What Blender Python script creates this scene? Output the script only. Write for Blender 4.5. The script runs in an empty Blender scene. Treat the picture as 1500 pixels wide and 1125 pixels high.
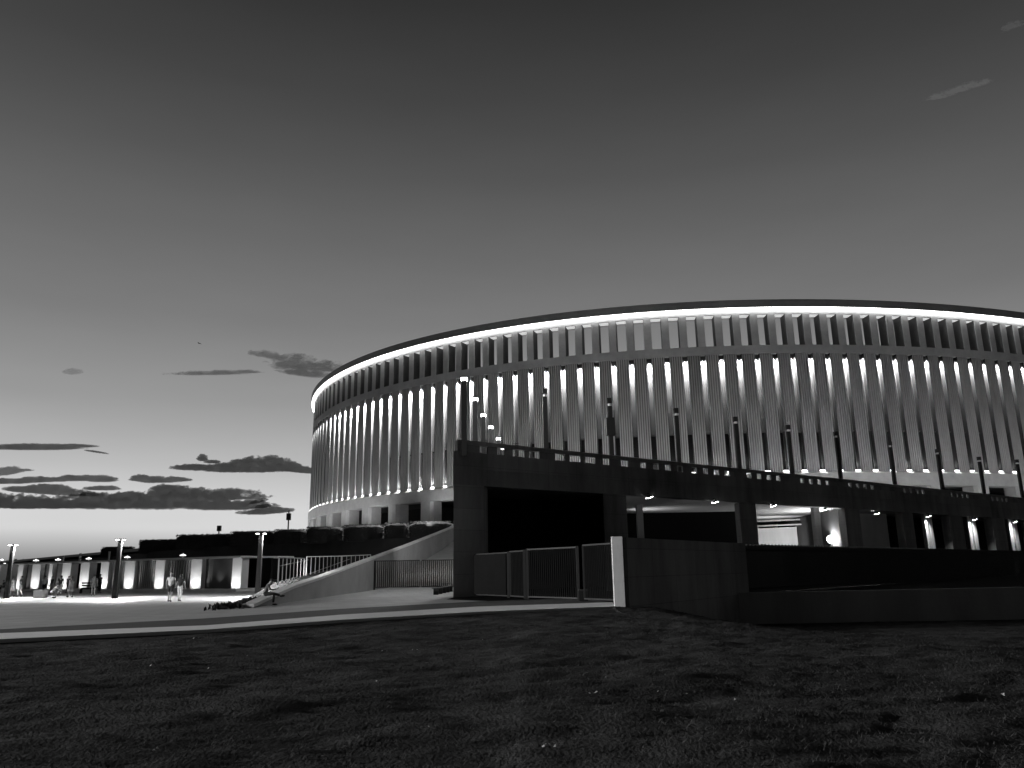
import bpy, bmesh, math, random
from mathutils import Vector, Matrix, noise as mnoise
random.seed(7)
sc = bpy.context.scene
COL = sc.collection
R = math.radians

# ------------------------------------------------------------------ camera maths (1500 x 1125 photograph)
CF, CP, CR, EYE = 1136.55, .2345, -.0158, 1.6
def ray(x, y):
    x -= 750; y -= 562.5
    c, s = math.cos(-CR), math.sin(-CR)
    x, y = c*x-s*y, s*x+c*y
    v = -y
    return Vector((x, CF*math.cos(CP)-v*math.sin(CP), CF*math.sin(CP)+v*math.cos(CP)))
def gnd(x, y, h=0.0):
    d = ray(x, y); t = (h-EYE)/d.z
    return Vector((d.x*t, d.y*t, h))
def atY(x, y, Y):
    d = ray(x, y)
    return Vector((0, 0, EYE)) + d*(Y/d.y)

cam_d = bpy.data.cameras.new('camera')
cam = bpy.data.objects.new('camera', cam_d); COL.objects.link(cam)
cam_d.sensor_width = 36; cam_d.lens = 36*CF/1500; cam_d.clip_end = 60000; cam_d.clip_start = .05
cam.matrix_world = Matrix.Translation((0, 0, EYE)) @ Matrix.Rotation(math.pi/2+CP, 4, 'X') @ Matrix.Rotation(CR, 4, 'Z')
sc.camera = cam
sc.view_settings.view_transform = 'Standard'; sc.view_settings.look = 'None'
sc.view_settings.exposure = 0; sc.view_settings.gamma = 1
sc.cycles.volume_bounces = 0
sc.cycles.sample_clamp_indirect = 3
sc.cycles.max_bounces = 5
sc.cycles.diffuse_bounces = 3

# ------------------------------------------------------------------ helpers
class MB:
    def __init__(s): s.v = []; s.f = []
    def add(s, vs, fs):
        o = len(s.v); s.v += [tuple(v) for v in vs]; s.f += [tuple(i+o for i in f) for f in fs]
    def box(s, x0, x1, y0, y1, z0, z1):
        s.add([(x0,y0,z0),(x1,y0,z0),(x1,y1,z0),(x0,y1,z0),(x0,y0,z1),(x1,y0,z1),(x1,y1,z1),(x0,y1,z1)],
              [(0,3,2,1),(4,5,6,7),(0,1,5,4),(1,2,6,5),(2,3,7,6),(3,0,4,7)])
    def prism(s, pts, z0, z1):
        n = len(pts)
        a = sum(pts[i][0]*pts[(i+1)%n][1]-pts[(i+1)%n][0]*pts[i][1] for i in range(n))
        if a < 0: pts = pts[::-1]
        zz0 = z0 if hasattr(z0, '__len__') else [z0]*n
        zz1 = z1 if hasattr(z1, '__len__') else [z1]*n
        if a < 0: zz0 = list(zz0)[::-1]; zz1 = list(zz1)[::-1]
        s.add([(p[0],p[1],z) for p,z in zip(pts,zz0)]+[(p[0],p[1],z) for p,z in zip(pts,zz1)],
              [tuple(range(n))[::-1], tuple(range(n,2*n))]+[(i,(i+1)%n,n+(i+1)%n,n+i) for i in range(n)])
    def bar(s, a, b, w, h=None, up=(0,0,1)):
        a = Vector(a); b = Vector(b); h = h or w
        d = (b-a).normalized(); u = Vector(up)
        if abs(d.dot(u)) > .98: u = Vector((0,1,0))
        r = d.cross(u).normalized()*(w/2); u = r.cross(d).normalized()*(h/2)
        vs = [a-r-u,a+r-u,a+r+u,a-r+u,b-r-u,b+r-u,b+r+u,b-r+u]
        s.add(vs, [(0,1,2,3),(7,6,5,4),(0,4,5,1),(1,5,6,2),(2,6,7,3),(3,7,4,0)])
    def tube(s, a, b, r0, r1=None, n=10):
        a = Vector(a); b = Vector(b); r1 = r0 if r1 is None else r1
        d = (b-a).normalized(); u = Vector((0,0,1)) if abs(d.z) < .95 else Vector((1,0,0))
        p = d.cross(u).normalized(); q = d.cross(p)
        vs = []
        for c, r in ((a,r0),(b,r1)):
            for k in range(n):
                t = 2*math.pi*k/n; vs.append(c+(p*math.cos(t)+q*math.sin(t))*r)
        s.add(vs, [tuple(range(n)), tuple(range(2*n-1,n-1,-1))]+[(k,k+n,n+(k+1)%n,(k+1)%n) for k in range(n)])
    def ball(s, c, rx, ry, rz, nu=12, nv=8):
        c = Vector(c); vs = [c+Vector((0,0,-rz))]
        for j in range(1,nv):
            p = math.pi*j/nv-math.pi/2
            for i in range(nu):
                t = 2*math.pi*i/nu; vs.append(c+Vector((rx*math.cos(p)*math.cos(t), ry*math.cos(p)*math.sin(t), rz*math.sin(p))))
        vs.append(c+Vector((0,0,rz))); f = []
        for i in range(nu): f.append((0,1+(i+1)%nu,1+i))
        for j in range(nv-2):
            for i in range(nu):
                a = 1+j*nu+i; b = 1+j*nu+(i+1)%nu; f.append((a,b,b+nu,a+nu))
        l = len(vs)-1
        for i in range(nu): f.append((l, l-nu+i, l-nu+(i+1)%nu))
        s.add(vs, f)
    def mesh(s, name, smooth=False, origin=None):
        me = bpy.data.meshes.new(name)
        vs = s.v if origin is None else [(v[0]-origin[0],v[1]-origin[1],v[2]-origin[2]) for v in s.v]
        me.from_pydata(vs, [], s.f); me.update()
        bm = bmesh.new(); bm.from_mesh(me); bmesh.ops.recalc_face_normals(bm, faces=bm.faces); bm.to_mesh(me); bm.free()
        if smooth:
            for p in me.polygons: p.use_smooth = True
        return me
    def build(s, name, mat, parent=None, smooth=False, raw=False):
        """links ONE mesh object; coordinates are world ones unless raw"""
        org = None
        if parent is not None and not raw: org = parent.matrix_world_loc if False else wloc(parent)
        return link(name, s.mesh(name, smooth, org), mat, parent)
def wloc(o):
    l = Vector(o.location)
    while o.parent: o = o.parent; l += Vector(o.location)
    return l
def link(name, me, mat, parent=None, loc=None, rz=0):
    o = bpy.data.objects.new(name, me); COL.objects.link(o)
    if mat and not me.materials: me.materials.append(mat)
    if parent: o.parent = parent
    if loc is not None: o.location = loc
    o.rotation_euler.z = rz
    return o
def tag(o, label=None, cat=None, group=None, kind=None):
    for k, v in (('label',label),('category',cat),('group',group),('kind',kind)):
        if v: o[k] = v
    return o
def empty(name, loc, label, cat, group=None, rz=0):
    o = bpy.data.objects.new(name, None); COL.objects.link(o); o.location = loc; o.rotation_euler.z = rz
    o.empty_display_size = .2
    return tag(o, label, cat, group)
def kids(o): return [c for c in bpy.data.objects if c.parent == o]
def copy_tree(o, parent=None):
    c = o.copy(); COL.objects.link(c)
    if parent: c.parent = parent
    for k in list(o.children): copy_tree(k, c)
    return c
def struct(o): o['kind'] = 'structure'; return o

# ------------------------------------------------------------------ materials (all grey: the photograph is black and white)
def mk(name, v, rough=.8, var=.25, scale=1.5, bump=0.0, bscale=None, streak=False, spec=.3, metal=0, joints=None):
    m = bpy.data.materials.new(name); m.use_nodes = True
    nt = m.node_tree; b = nt.nodes['Principled BSDF']
    b.inputs['Roughness'].default_value = rough
    b.inputs['Specular IOR Level'].default_value = spec
    b.inputs['Metallic'].default_value = metal
    tc = nt.nodes.new('ShaderNodeTexCoord')
    mp = nt.nodes.new('ShaderNodeMapping'); nt.links.new(tc.outputs['Object'], mp.inputs[0])
    if streak: mp.inputs['Scale'].default_value = (1, 1, .22)
    oi = nt.nodes.new('ShaderNodeObjectInfo'); om = nt.nodes.new('ShaderNodeMath'); om.operation = 'MULTIPLY'; om.inputs[1].default_value = 71.3
    nt.links.new(oi.outputs['Random'], om.inputs[0]); cx = nt.nodes.new('ShaderNodeCombineXYZ')
    for i in range(3): nt.links.new(om.outputs[0], cx.inputs[i])
    nt.links.new(cx.outputs[0], mp.inputs['Location'])
    n1 = nt.nodes.new('ShaderNodeTexNoise'); n1.inputs['Scale'].default_value = scale; n1.inputs['Detail'].default_value = 7
    n1.inputs['Roughness'].default_value = .65
    nt.links.new(mp.outputs[0], n1.inputs['Vector'])
    n2 = nt.nodes.new('ShaderNodeTexNoise'); n2.inputs['Scale'].default_value = scale*.17; n2.inputs['Detail'].default_value = 3
    nt.links.new(mp.outputs[0], n2.inputs['Vector'])
    ad = nt.nodes.new('ShaderNodeMath'); ad.operation = 'ADD'
    nt.links.new(n1.outputs[0], ad.inputs[0]); nt.links.new(n2.outputs[0], ad.inputs[1])
    mr = nt.nodes.new('ShaderNodeMapRange')
    mr.inputs[1].default_value = .65; mr.inputs[2].default_value = 1.35
    mr.inputs[3].default_value = v*(1-var); mr.inputs[4].default_value = v*(1+var)
    nt.links.new(ad.outputs[0], mr.inputs[0])
    last = mr.outputs[0]
    if joints:          # cast panels: a slightly different tone each, dark joints between them
        dp_ = nt.nodes.new('ShaderNodeVectorMath'); dp_.operation = 'DOT_PRODUCT'; dp_.inputs[1].default_value = (.75,.66,0)
        nt.links.new(tc.outputs['Object'], dp_.inputs[0])
        sx_ = nt.nodes.new('ShaderNodeSeparateXYZ'); nt.links.new(tc.outputs['Object'], sx_.inputs[0])
        cv = nt.nodes.new('ShaderNodeCombineXYZ'); nt.links.new(dp_.outputs['Value'], cv.inputs[0]); nt.links.new(sx_.outputs['Z'], cv.inputs[1])
        br = nt.nodes.new('ShaderNodeTexBrick'); br.offset = 0; br.inputs['Scale'].default_value = 1; br.inputs['Brick Width'].default_value = joints[0]; br.inputs['Row Height'].default_value = joints[1]
        br.inputs['Mortar Size'].default_value = .018; br.inputs['Color1'].default_value = (1,1,1,1); br.inputs['Color2'].default_value = (.86,.86,.86,1); br.inputs['Mortar'].default_value = (.66,.66,.66,1)
        nt.links.new(cv.outputs[0], br.inputs['Vector'])
        mj = nt.nodes.new('ShaderNodeMath'); mj.operation = 'MULTIPLY'; nt.links.new(last, mj.inputs[0]); nt.links.new(br.outputs['Color'], mj.inputs[1]); last = mj.outputs[0]
    cc = nt.nodes.new('ShaderNodeCombineColor')
    for i in range(3): nt.links.new(last, cc.inputs[i])
    nt.links.new(cc.outputs[0], b.inputs['Base Color'])
    if bump:
        n3 = nt.nodes.new('ShaderNodeTexNoise'); n3.inputs['Scale'].default_value = bscale or scale*6; n3.inputs['Detail'].default_value = 5
        nt.links.new(tc.outputs['Object'], n3.inputs['Vector'])
        bp = nt.nodes.new('ShaderNodeBump'); bp.inputs['Strength'].default_value = bump; bp.inputs['Distance'].default_value = .05
        nt.links.new(n3.outputs[0], bp.inputs['Height']); nt.links.new(bp.outputs[0], b.inputs['Normal'])
    return m
def emit(name, s, back=.05):
    m = bpy.data.materials.new(name); m.use_nodes = True
    b = m.node_tree.nodes['Principled BSDF']
    b.inputs['Base Color'].default_value = (.7,.7,.7,1); b.inputs['Emission Color'].default_value = (1,1,1,1)
    b.inputs['Emission Strength'].default_value = s
    return m
def vol(name, dens, alb):
    m = bpy.data.materials.new(name); m.use_nodes = True
    nt = m.node_tree; nt.nodes.remove(nt.nodes['Principled BSDF'])
    p = nt.nodes.new('ShaderNodeVolumePrincipled')
    p.inputs['Density'].default_value = dens; p.inputs['Color'].default_value = (alb,alb,alb,1); p.inputs['Anisotropy'].default_value = .2
    nt.links.new(p.outputs[0], nt.nodes['Material Output'].inputs['Volume'])
    return m
M = dict(
 stone=mk('facade_stone', .42, .85, .28, 1.1, .15, 9, True),
 stone_pl=mk('facade_smooth_stone', .38, .85, .2, .8, .05, 9),
 slotback=mk('slot_bronze', .045, .85, .2, 1.2, streak=True),
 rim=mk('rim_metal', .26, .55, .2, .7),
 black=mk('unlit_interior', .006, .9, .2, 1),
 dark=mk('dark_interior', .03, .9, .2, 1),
 conc=mk('weathered_concrete', .34, .85, .55, .7, .25, 8, True, joints=(2.6,1.35)),
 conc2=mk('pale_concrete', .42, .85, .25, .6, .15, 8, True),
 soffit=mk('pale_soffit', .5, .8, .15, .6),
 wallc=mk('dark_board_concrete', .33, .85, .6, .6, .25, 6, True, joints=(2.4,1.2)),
 lowc=mk('low_wall_concrete', .3, .85, .35, .5, .25, 6, True),
 groove_shade=mk('groove_shade_stone', .16, .9, .3, 1.1, streak=True),  # darker backing between the ribs: groove shade put into the colour
 reveal_shade=mk('reveal_shade_tone', .09, .7, .2, 2),
 curb=mk('white_stone', .72, .7, .1, 3, .05, 20),
 asph=mk('asphalt', .05, .8, .25, 4, .2, 60),
 yard=mk('yard_shade', .010, .95, .25, 4, .2, 60, spec=.02),
 metal=mk('dark_metal', .018, .6, .2, 3, metal=0, spec=.2),
 gatem=mk('grey_painted_metal', .038, .45, .15, 3, spec=.5),
 postm=mk('dark_post_metal', .025, .75, .15, 3, spec=.1),
 railm=mk('pale_painted_metal', .55, .5, .1, 3),
 hedge=mk('hedge_leaves', .016, .9, .6, .9),
 bank=mk('planted_bank', .016, .95, .5, .4, .6, 3),
 podium=mk('podium_stone', .12, .9, .3, .4),
 pave=mk('podium_paving', .3, .8, .15, .6),
 pav=mk('pavilion_concrete', .6, .8, .12, .8, .1, 8),
 pavdark=mk('pavilion_panel', .075, .7, .15, .8),
 slat=mk('timber_slat', .4, .7, .3, 2),
 wood=mk('dark_wood', .05, .6, .3, 4),
 skin=mk('skin', .30, .6, .08, 6), hair=mk('hair', .03, .6, .3, 20), hairl=mk('pale_hair', .35, .6, .2, 20),
 c_white=mk('white_cloth', .7, .9, .1, 8), c_grey=mk('grey_cloth', .18, .9, .15, 8), c_dark=mk('dark_cloth', .03, .9, .2, 8), c_mid=mk('mid_cloth', .12, .9, .2, 8),
 shoe=mk('shoe_leather', .03, .6, .1, 5),
 bird=mk('bird_plumage', .02, .8, .2, 10),
 stairs=mk('ramp_concrete', .19, .85, .25, .5, .15, 8),
 litter=mk('dry_leaf', .45, .8, .3, 10),
)
E_LED = emit('led_strip', 15.0)
E_HEADGLOW = emit('window_head_glow', .6)
E_UP = emit('slot_uplight', 5.0)
E_HEAD = emit('lamp_lens', 14.0)
E_FLOOD = emit('flood_lens', 25.0)
E_FAR = emit('far_lamp_lens', 4.0)

# plaza paving with stone joints
def paving_material():
    m = mk('plaza_paving', .36, .62, .18, .5, .06, 14, spec=.4)
    nt = m.node_tree; b = nt.nodes['Principled BSDF']
    src = b.inputs['Base Color'].links[0].from_socket
    tc = nt.nodes.new('ShaderNodeTexCoord'); mp = nt.nodes.new('ShaderNodeMapping'); mp.inputs['Rotation'].default_value = (0,0,R(32))
    nt.links.new(tc.outputs['Object'], mp.inputs[0])
    br = nt.nodes.new('ShaderNodeTexBrick'); br.inputs['Scale'].default_value = 1.0
    br.inputs['Color1'].default_value = (1,1,1,1); br.inputs['Color2'].default_value = (.86,.86,.86,1); br.inputs['Mortar'].default_value = (.4,.4,.4,1)
    br.inputs['Mortar Size'].default_value = .02; br.inputs['Brick Width'].default_value = 1.2; br.inputs['Row Height'].default_value = .6
    nt.links.new(mp.outputs[0], br.inputs['Vector'])
    mx = nt.nodes.new('ShaderNodeMix'); mx.data_type = 'RGBA'; mx.blend_type = 'MULTIPLY'; mx.inputs[0].default_value = 1
    nt.links.new(src, mx.inputs[6]); nt.links.new(br.outputs['Color'], mx.inputs[7]); nt.links.new(mx.outputs[2], b.inputs['Base Color'])
    return m
M['plaza'] = paving_material()

# ------------------------------------------------------------------ sky (dusk)
SUN_AZ = R(-27)      # where the sun went down, left of the view
w = bpy.data.worlds.new('World'); sc.world = w; w.use_nodes = True
nt = w.node_tree; nt.nodes.clear()
out = nt.nodes.new('ShaderNodeOutputWorld'); bg = nt.nodes.new('ShaderNodeBackground')
tc = nt.nodes.new('ShaderNodeTexCoord')
nrm = nt.nodes.new('ShaderNodeVectorMath'); nrm.operation = 'NORMALIZE'
nt.links.new(tc.outputs['Generated'], nrm.inputs[0])
sp = nt.nodes.new('ShaderNodeSeparateXYZ'); nt.links.new(nrm.outputs[0], sp.inputs[0])
rmp = nt.nodes.new('ShaderNodeValToRGB'); cr = rmp.color_ramp
def lin(l): 
    l /= 255.0
    return l/12.92 if l < .04045 else ((l+.055)/1.055)**2.4
SKY = [(0,90),(.012,120),(.03,162),(.052,204),(.078,202),(.125,178),(.20,145),(.30,117),(.40,98),(.47,82),(.55,65),(.636,49),(.75,44),(1,36)]
while len(cr.elements) < len(SKY): cr.elements.new(.5)
for e, (p, l) in zip(cr.elements, SKY):
    e.position = p; g = lin(l); e.color = (g,g,g,1)
nt.links.new(sp.outputs['Z'], rmp.inputs[0])
# brightness falls away from the sunset
dt = nt.nodes.new('ShaderNodeVectorMath'); dt.operation = 'DOT_PRODUCT'; dt.inputs[1].default_value = (math.sin(SUN_AZ), math.cos(SUN_AZ), 0)
nt.links.new(nrm.outputs[0], dt.inputs[0])
mr = nt.nodes.new('ShaderNodeMapRange'); mr.interpolation_type = 'SMOOTHSTEP'
mr.inputs[1].default_value = -1.0; mr.inputs[2].default_value = 1.0; mr.inputs[3].default_value = .10; mr.inputs[4].default_value = 1.12
nt.links.new(dt.outputs['Value'], mr.inputs[0])
mul = nt.nodes.new('ShaderNodeMath'); mul.operation = 'MULTIPLY'
nt.links.new(rmp.outputs[0], mul.inputs[0]); nt.links.new(mr.outputs[0], mul.inputs[1])
# faint streaky high haze
mpz = nt.nodes.new('ShaderNodeMapping'); mpz.inputs['Scale'].default_value = (2.2, 2.2, 9)
nt.links.new(nrm.outputs[0], mpz.inputs[0])
nz = nt.nodes.new('ShaderNodeTexNoise'); nz.inputs['Scale'].default_value = 2.2; nz.inputs['Detail'].default_value = 5
nt.links.new(mpz.outputs[0], nz.inputs['Vector'])
mrz = nt.nodes.new('ShaderNodeMapRange'); mrz.inputs[1].default_value = .3; mrz.inputs[2].default_value = .7; mrz.inputs[3].default_value = .975; mrz.inputs[4].default_value = 1.025
nt.links.new(nz.outputs[0], mrz.inputs[0])
mul2 = nt.nodes.new('ShaderNodeMath'); mul2.operation = 'MULTIPLY'
nt.links.new(mul.outputs[0], mul2.inputs[0]); nt.links.new(mrz.outputs[0], mul2.inputs[1])
nt.links.new(mul2.outputs[0], bg.inputs['Strength'])
bg.inputs['Color'].default_value = (1,1,1,1)
nt.links.new(bg.outputs[0], out.inputs['Surface'])

# ------------------------------------------------------------------ lights
def light(name, kind, loc, power, target=None, size=.1, cone=90, blend=.5):
    d = bpy.data.lights.new(name, kind); d.energy = power
    if kind in ('POINT','SPOT'): d.shadow_soft_size = size
    if kind == 'SPOT': d.spot_size = R(cone); d.spot_blend = blend
    o = bpy.data.objects.new(name, d); COL.objects.link(o); o.location = loc
    if target is not None: o.rotation_euler = (Vector(target)-Vector(loc)).to_track_quat('-Z','Y').to_euler()
    return o

# the sun has set: it still catches only the highest clouds from under the horizon
sd = bpy.data.lights.new('sun', 'SUN'); sd.energy = 1.2; sd.angle = R(.5)
so = bpy.data.objects.new('sun', sd); COL.objects.link(so); so.location = (0,0,80)
so.rotation_euler = (-Vector((math.sin(SUN_AZ)*math.cos(R(-3)), math.cos(SUN_AZ)*math.cos(R(-3)), math.sin(R(-3))))).to_track_quat('-Z','Y').to_euler()

# ------------------------------------------------------------------ ground
EDGE = [(-400,-60),(-60,-4),(-25,15.0),(-13.5,21.26),(-9.05,23.7),(-6,27.3),(-1.46,31.2),(4.16,33.75),(4.6,34.15),(12.0,44.75),(60,45.95),(400,60)]
def yedge(x):
    for (a,b),(c,d) in zip(EDGE, EDGE[1:]):
        if a <= x <= c: return b+(d-b)*(x-a)/(c-a)
    return EDGE[-1][1]
def sm(t): t = max(0,min(1,t)); return t*t*(3-2*t)
m = MB()
m.add([(x,y,0) for x,y in EDGE]+[(9000,60,0),(9000,9000,0),(-9000,9000,0),(-9000,-60,0)], [tuple(range(len(EDGE)+4))])
plaza = struct(m.build('plaza', M['plaza']))
m = MB(); m.add([(-40000,-40000,-3),(40000,-40000,-3),(40000,40000,-3),(-40000,40000,-3)], [(0,1,2,3)])
struct(m.build('ground', M['bank']))

def zlawn(x, y):
    ye = yedge(x)
    ze = -.03 + (0 if x < 4.9 else -1.5*sm((x-4.9)/7.4))
    k = sm((y-11)/max(ye-11, 3)) if x > 0 else 1.0
    base = ze*k
    d = ye-y
    base += -.10*math.exp(-((d-1.5)/1.5)**2)*(1 if x < 4 else 0)
    # mounds and tufts
    n = mnoise.fractal(Vector((x*.35, y*.6, 0)), 1, 2, 3)*.085
    n += mnoise.fractal(Vector((x*1.1, y*3.0, 3)), .9, 2, 4)*.055
    n += mnoise.noise(Vector((x*4.5, y*9, 8)))*.014
    fade = sm(d/1.2)
    return base + n*fade
def lawn_material():
    m = mk('dry_grass', .050, .95, .75, 3.2, .8, 22, spec=.05)
    return m
M['lawn'] = lawn_material()
m = MB()
NX, NY = 420, 300
vs = []
for j in range(NY+1):
    v = j/NY
    for i in range(NX+1):
        u = i/NX*2-1
        x = 8+62*math.copysign(abs(u)**1.7, u) - 4*(1-abs(u))
        ye = yedge(x)
        y = -20+(3.5+20)*(v/.05) if v < .05 else 3.5+(ye-3.5)*((v-.05)/.95)**1.35
        if ye < 4: y = ye-24*(1-v)
        z = zlawn(x, y)
        vs.append((x, y, z))
fs = []
for j in range(NY):
    for i in range(NX):
        a = j*(NX+1)+i; fs.append((a,a+1,a+NX+2,a+NX+1))
m.add(vs, fs)
lawn = struct(m.build('lawn', M['lawn'], smooth=True))

# grass tufts and blades
m = MB(); rnd = random.Random(3)
for k in range(26000):
    y = 4.5+26*rnd.random()**1.6
    x = (rnd.random()*2-1)*y*.78 + 1
    if y > yedge(x)-.25: continue
    z = zlawn(x,y)
    for q in range(3):
        a = rnd.random()*6.28; h = .012+.03*rnd.random()**2; ww = .0022+.003*rnd.random()+y*.0002
        bx, by = x+rnd.uniform(-.05,.05), y+rnd.uniform(-.05,.05)
        lx, ly = math.cos(a)*h*1.5, math.sin(a)*h*1.5
        px, py = -math.sin(a)*ww, math.cos(a)*ww
        o = len(m.v); m.v += [(bx-px,by-py,z-.01),(bx+px,by+py,z-.01),(bx+lx,by+ly,z+h)]; m.f.append((o,o+1,o+2))
me = bpy.data.meshes.new('grass_blades'); me.from_pydata(m.v, [], m.f); me.update()
g = link('grass_blades', me, mk('grass_blade', .065, .9, .5, 6)); tag(g, 'dry grass blades over the dark lawn', 'grass', kind='stuff')
# scattered fallen leaves
m = MB()
for px, py in [(215,976),(313,976),(363,960),(465,956),(288,938),(420,990),(478,977),(515,975),(548,1001),(565,953),(606,950),(710,935),(724,1016),(218,1101),(790,1092),(812,1093),(870,1014),(890,997),(955,1011),(998,1013),(1045,996),(1070,1025),(865,987),(790,1005),(1462,1022),(16,1115),(615,1066)]:
    p = gnd(px, py); p.z = zlawn(p.x, p.y)+.03
    for q in range(rnd.choice((1,1,2))):
        a = rnd.random()*6.28; s = rnd.uniform(.010,.022)*(.6+p.y/14)
        c = p+Vector((rnd.uniform(-.08,.08), rnd.uniform(-.08,.08), 0))
        u = Vector((math.cos(a),math.sin(a),rnd.uniform(-.3,.5)))*s; v = Vector((-math.sin(a),math.cos(a),rnd.uniform(.2,.8)))*s*.6
        m.add([c-u,c-v,c+u,c+v+Vector((0,0,.01)), c+Vector((0,0,.012))], [(0,1,4),(1,2,4),(2,3,4),(3,0,4)])
tag(m.build('fallen_leaves', M['litter']), 'pale fallen leaves scattered over the lawn', 'leaves', kind='stuff')

# kerb strip along the lawn and dark path behind it
def strip(name, inner, outer, z0, z1, mat):
    m = MB(); n = len(inner)
    for i in range(n-1):
        m.prism([inner[i],inner[i+1],outer[i+1],outer[i]], z0, z1)
    me = m.mesh(name)
    bm = bmesh.new(); bm.from_mesh(me); bmesh.ops.remove_doubles(bm, verts=bm.verts, dist=.001)
    # interior faces out
    seen = {}
    for f in bm.faces:
        c = f.calc_center_median(); k = (round(c.x,3),round(c.y,3),round(c.z,3)); seen.setdefault(k,[]).append(f)
    bmesh.ops.delete(bm, geom=[f for v in seen.values() if len(v) > 1 for f in v], context='FACES')
    bmesh.ops.recalc_face_normals(bm, faces=bm.faces); bm.to_mesh(me); bm.free()
    return struct(link(name, me, mat))
pin = [(-60,-4),(-25,15.0),(-13.5,21.26),(-9.05,23.7),(-6,27.3),(-1.46,31.2),(4.16,33.75)]
ln = [gnd(0,929),gnd(300,917.5),gnd(500,901.5),gnd(700,889.5),gnd(897,883)]
pmid = [(-62,-1.5),(-27,17.0)]+[(p.x,p.y) for p in ln]
dk = [gnd(0,922),gnd(300,906),gnd(500,892),gnd(700,881),gnd(860,876)]
pout = [(-64,1),(-29,19.5)]+[(p.x,p.y) for p in dk]
strip('kerb_strip', pin, pmid, -.12, .03, M['curb'])
strip('dark_path', [(a,b+.03) for a,b in pmid], pout, -.1, .006, M['asph'])
# near-black ground sheet behind gates and low wall, its shade put into the colour
m = MB(); m.add([(x,y,.004) for x,y in [(-3.9,45.5),(3.0,36.5),(4.9,36.0),(12.4,45.2),(300,50),(300,200),(120,145),(-2,145),(-3.6,52)]], [tuple(range(9))])
struct(m.build('shaded_yard', M['yard']))

# ------------------------------------------------------------------ stadium
K = 130.; LL, AZ = 2.0241, .2974; T0, DT, EE, PSI = -1.0147, .0214, .1449, .8484
CX, CY = K*LL*math.sin(AZ), K*LL*math.cos(AZ)
def tt(i):
    s = T0+i*DT; a = s-PSI
    for _ in range(8): a = (s-PSI)-EE/2*math.sin(2*a)
    return a
def epos(i, off=0.0):
    a = tt(i)
    x, y = (1+EE)*K*math.sin(a), -(1-EE)*K*math.cos(a)
    nx, ny = math.sin(a)/(1+EE), -math.cos(a)/(1-EE); q = math.hypot(nx,ny); nx /= q; ny /= q
    x += nx*off; y += ny*off
    c, s = math.cos(PSI), math.sin(PSI)
    return Vector((c*x-s*y, s*x+c*y, 0)), Vector((c*nx-s*ny, s*nx+c*ny, 0))   # relative to the centre
NALL = 2*math.pi/DT
stad = empty('stadium', (CX,CY,0), 'huge round stone stadium with glowing rim and tall lit slots', 'stadium')
def ring(name, prof, mat, i0=None, i1=None, step=1.0, smooth=False):
    """sweep a closed (offset, z) profile round the ellipse"""
    full = i0 is None
    if full: i0, i1 = 0, NALL
    n = int(round((i1-i0)/step)); vs = []; fs = []; k = len(prof)
    cnt = n if full else n+1
    for j in range(cnt):
        i = i0+(i1-i0)*j/n
        for off, z in prof:
            p, _ = epos(i, off); vs.append((p.x,p.y,z))
    for j in range(n):
        a = j*k; b = ((j+1)%cnt)*k
        for q in range(k): fs.append((a+q, a+(q+1)%k, b+(q+1)%k, b+q))
    if not full: fs += [tuple(range(k)), tuple(range((cnt-1)*k,cnt*k))]
    m = MB(); m.add(vs, fs)
    return link(name, m.mesh(name, smooth), mat, stad)
NB = NALL
ring('roof_rim', [(.75,41.55),(.75,42.78),(.55,42.86),(-2.3,42.86),(-2.3,41.55)], M['rim'])
m = MB()
for i in range(-16, 70):            # separate fittings end to end
    q = [epos(i+.02,.12)[0],epos(i+.98,.12)[0],epos(i+.98,.50)[0],epos(i+.02,.50)[0]]
    m.prism(q, 41.40, 41.52)
link('light_strip', m.mesh('light_strip'), E_LED, stad)
ring('window_head_glow', [(-.35,40.59),(-1.75,40.59),(-1.75,40.615),(-.35,40.615)], E_HEADGLOW)  # glowing sheet stands in for the lit soffits of the window heads
ring('top_beam', [(0,40.62),(0,41.53),(-2.1,41.53),(-2.1,40.62)], M['stone_pl'])
ring('middle_beam', [(.03,34.12),(.03,35.45),(-2.1,35.45),(-2.1,34.12)], M['stone_pl'])
ring('base_beam', [(.25,13.2),(.25,15.1),(.03,15.40),(-1.3,15.40),(-2.4,15.40),(-2.4,13.2)], M['stone_pl'])
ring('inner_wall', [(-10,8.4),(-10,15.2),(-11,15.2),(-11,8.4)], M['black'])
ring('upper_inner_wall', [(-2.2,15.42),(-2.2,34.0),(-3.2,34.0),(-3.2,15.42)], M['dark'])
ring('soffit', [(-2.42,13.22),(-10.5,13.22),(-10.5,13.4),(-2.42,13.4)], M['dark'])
# repeated parts
m = MB()
hw, nr = 1.0, 6
pitch = (2*hw-.18)/(nr-1)
for r_ in range(nr):
    x0 = -hw+.09+pitch*r_; m.box(x0-.098,x0+.098,-.30,0,15.42,34.10)
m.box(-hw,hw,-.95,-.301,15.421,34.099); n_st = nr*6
me_panel = m.mesh('facade_panel'); me_panel.materials.append(M['stone']); me_panel.materials.append(M['groove_shade'])
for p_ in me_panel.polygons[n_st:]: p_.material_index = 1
m = MB(); m.box(-.575,.575,-2.06,0.0,35.46,40.61); me_pillar = m.mesh('pillar')
m = MB(); m.box(-.60,-.578,-2.03,-.10,35.46,40.58); m.box(.578,.60,-2.03,-.10,35.46,40.58); me_reveal = m.mesh('window_reveal_shade')  # dark plates added on the window reveals to stand in for their shade
m = MB(); m.box(-.40,.40,-1.25,-.80,21.85,34.10)
for q in (-.24,0,.24): m.box(q-.05,q+.05,-.80,-.74,21.95,34.08)
m.box(-.38,.38,-1.24,-.50,21.62,21.84); me_back = m.mesh('slot_recess')
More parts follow.
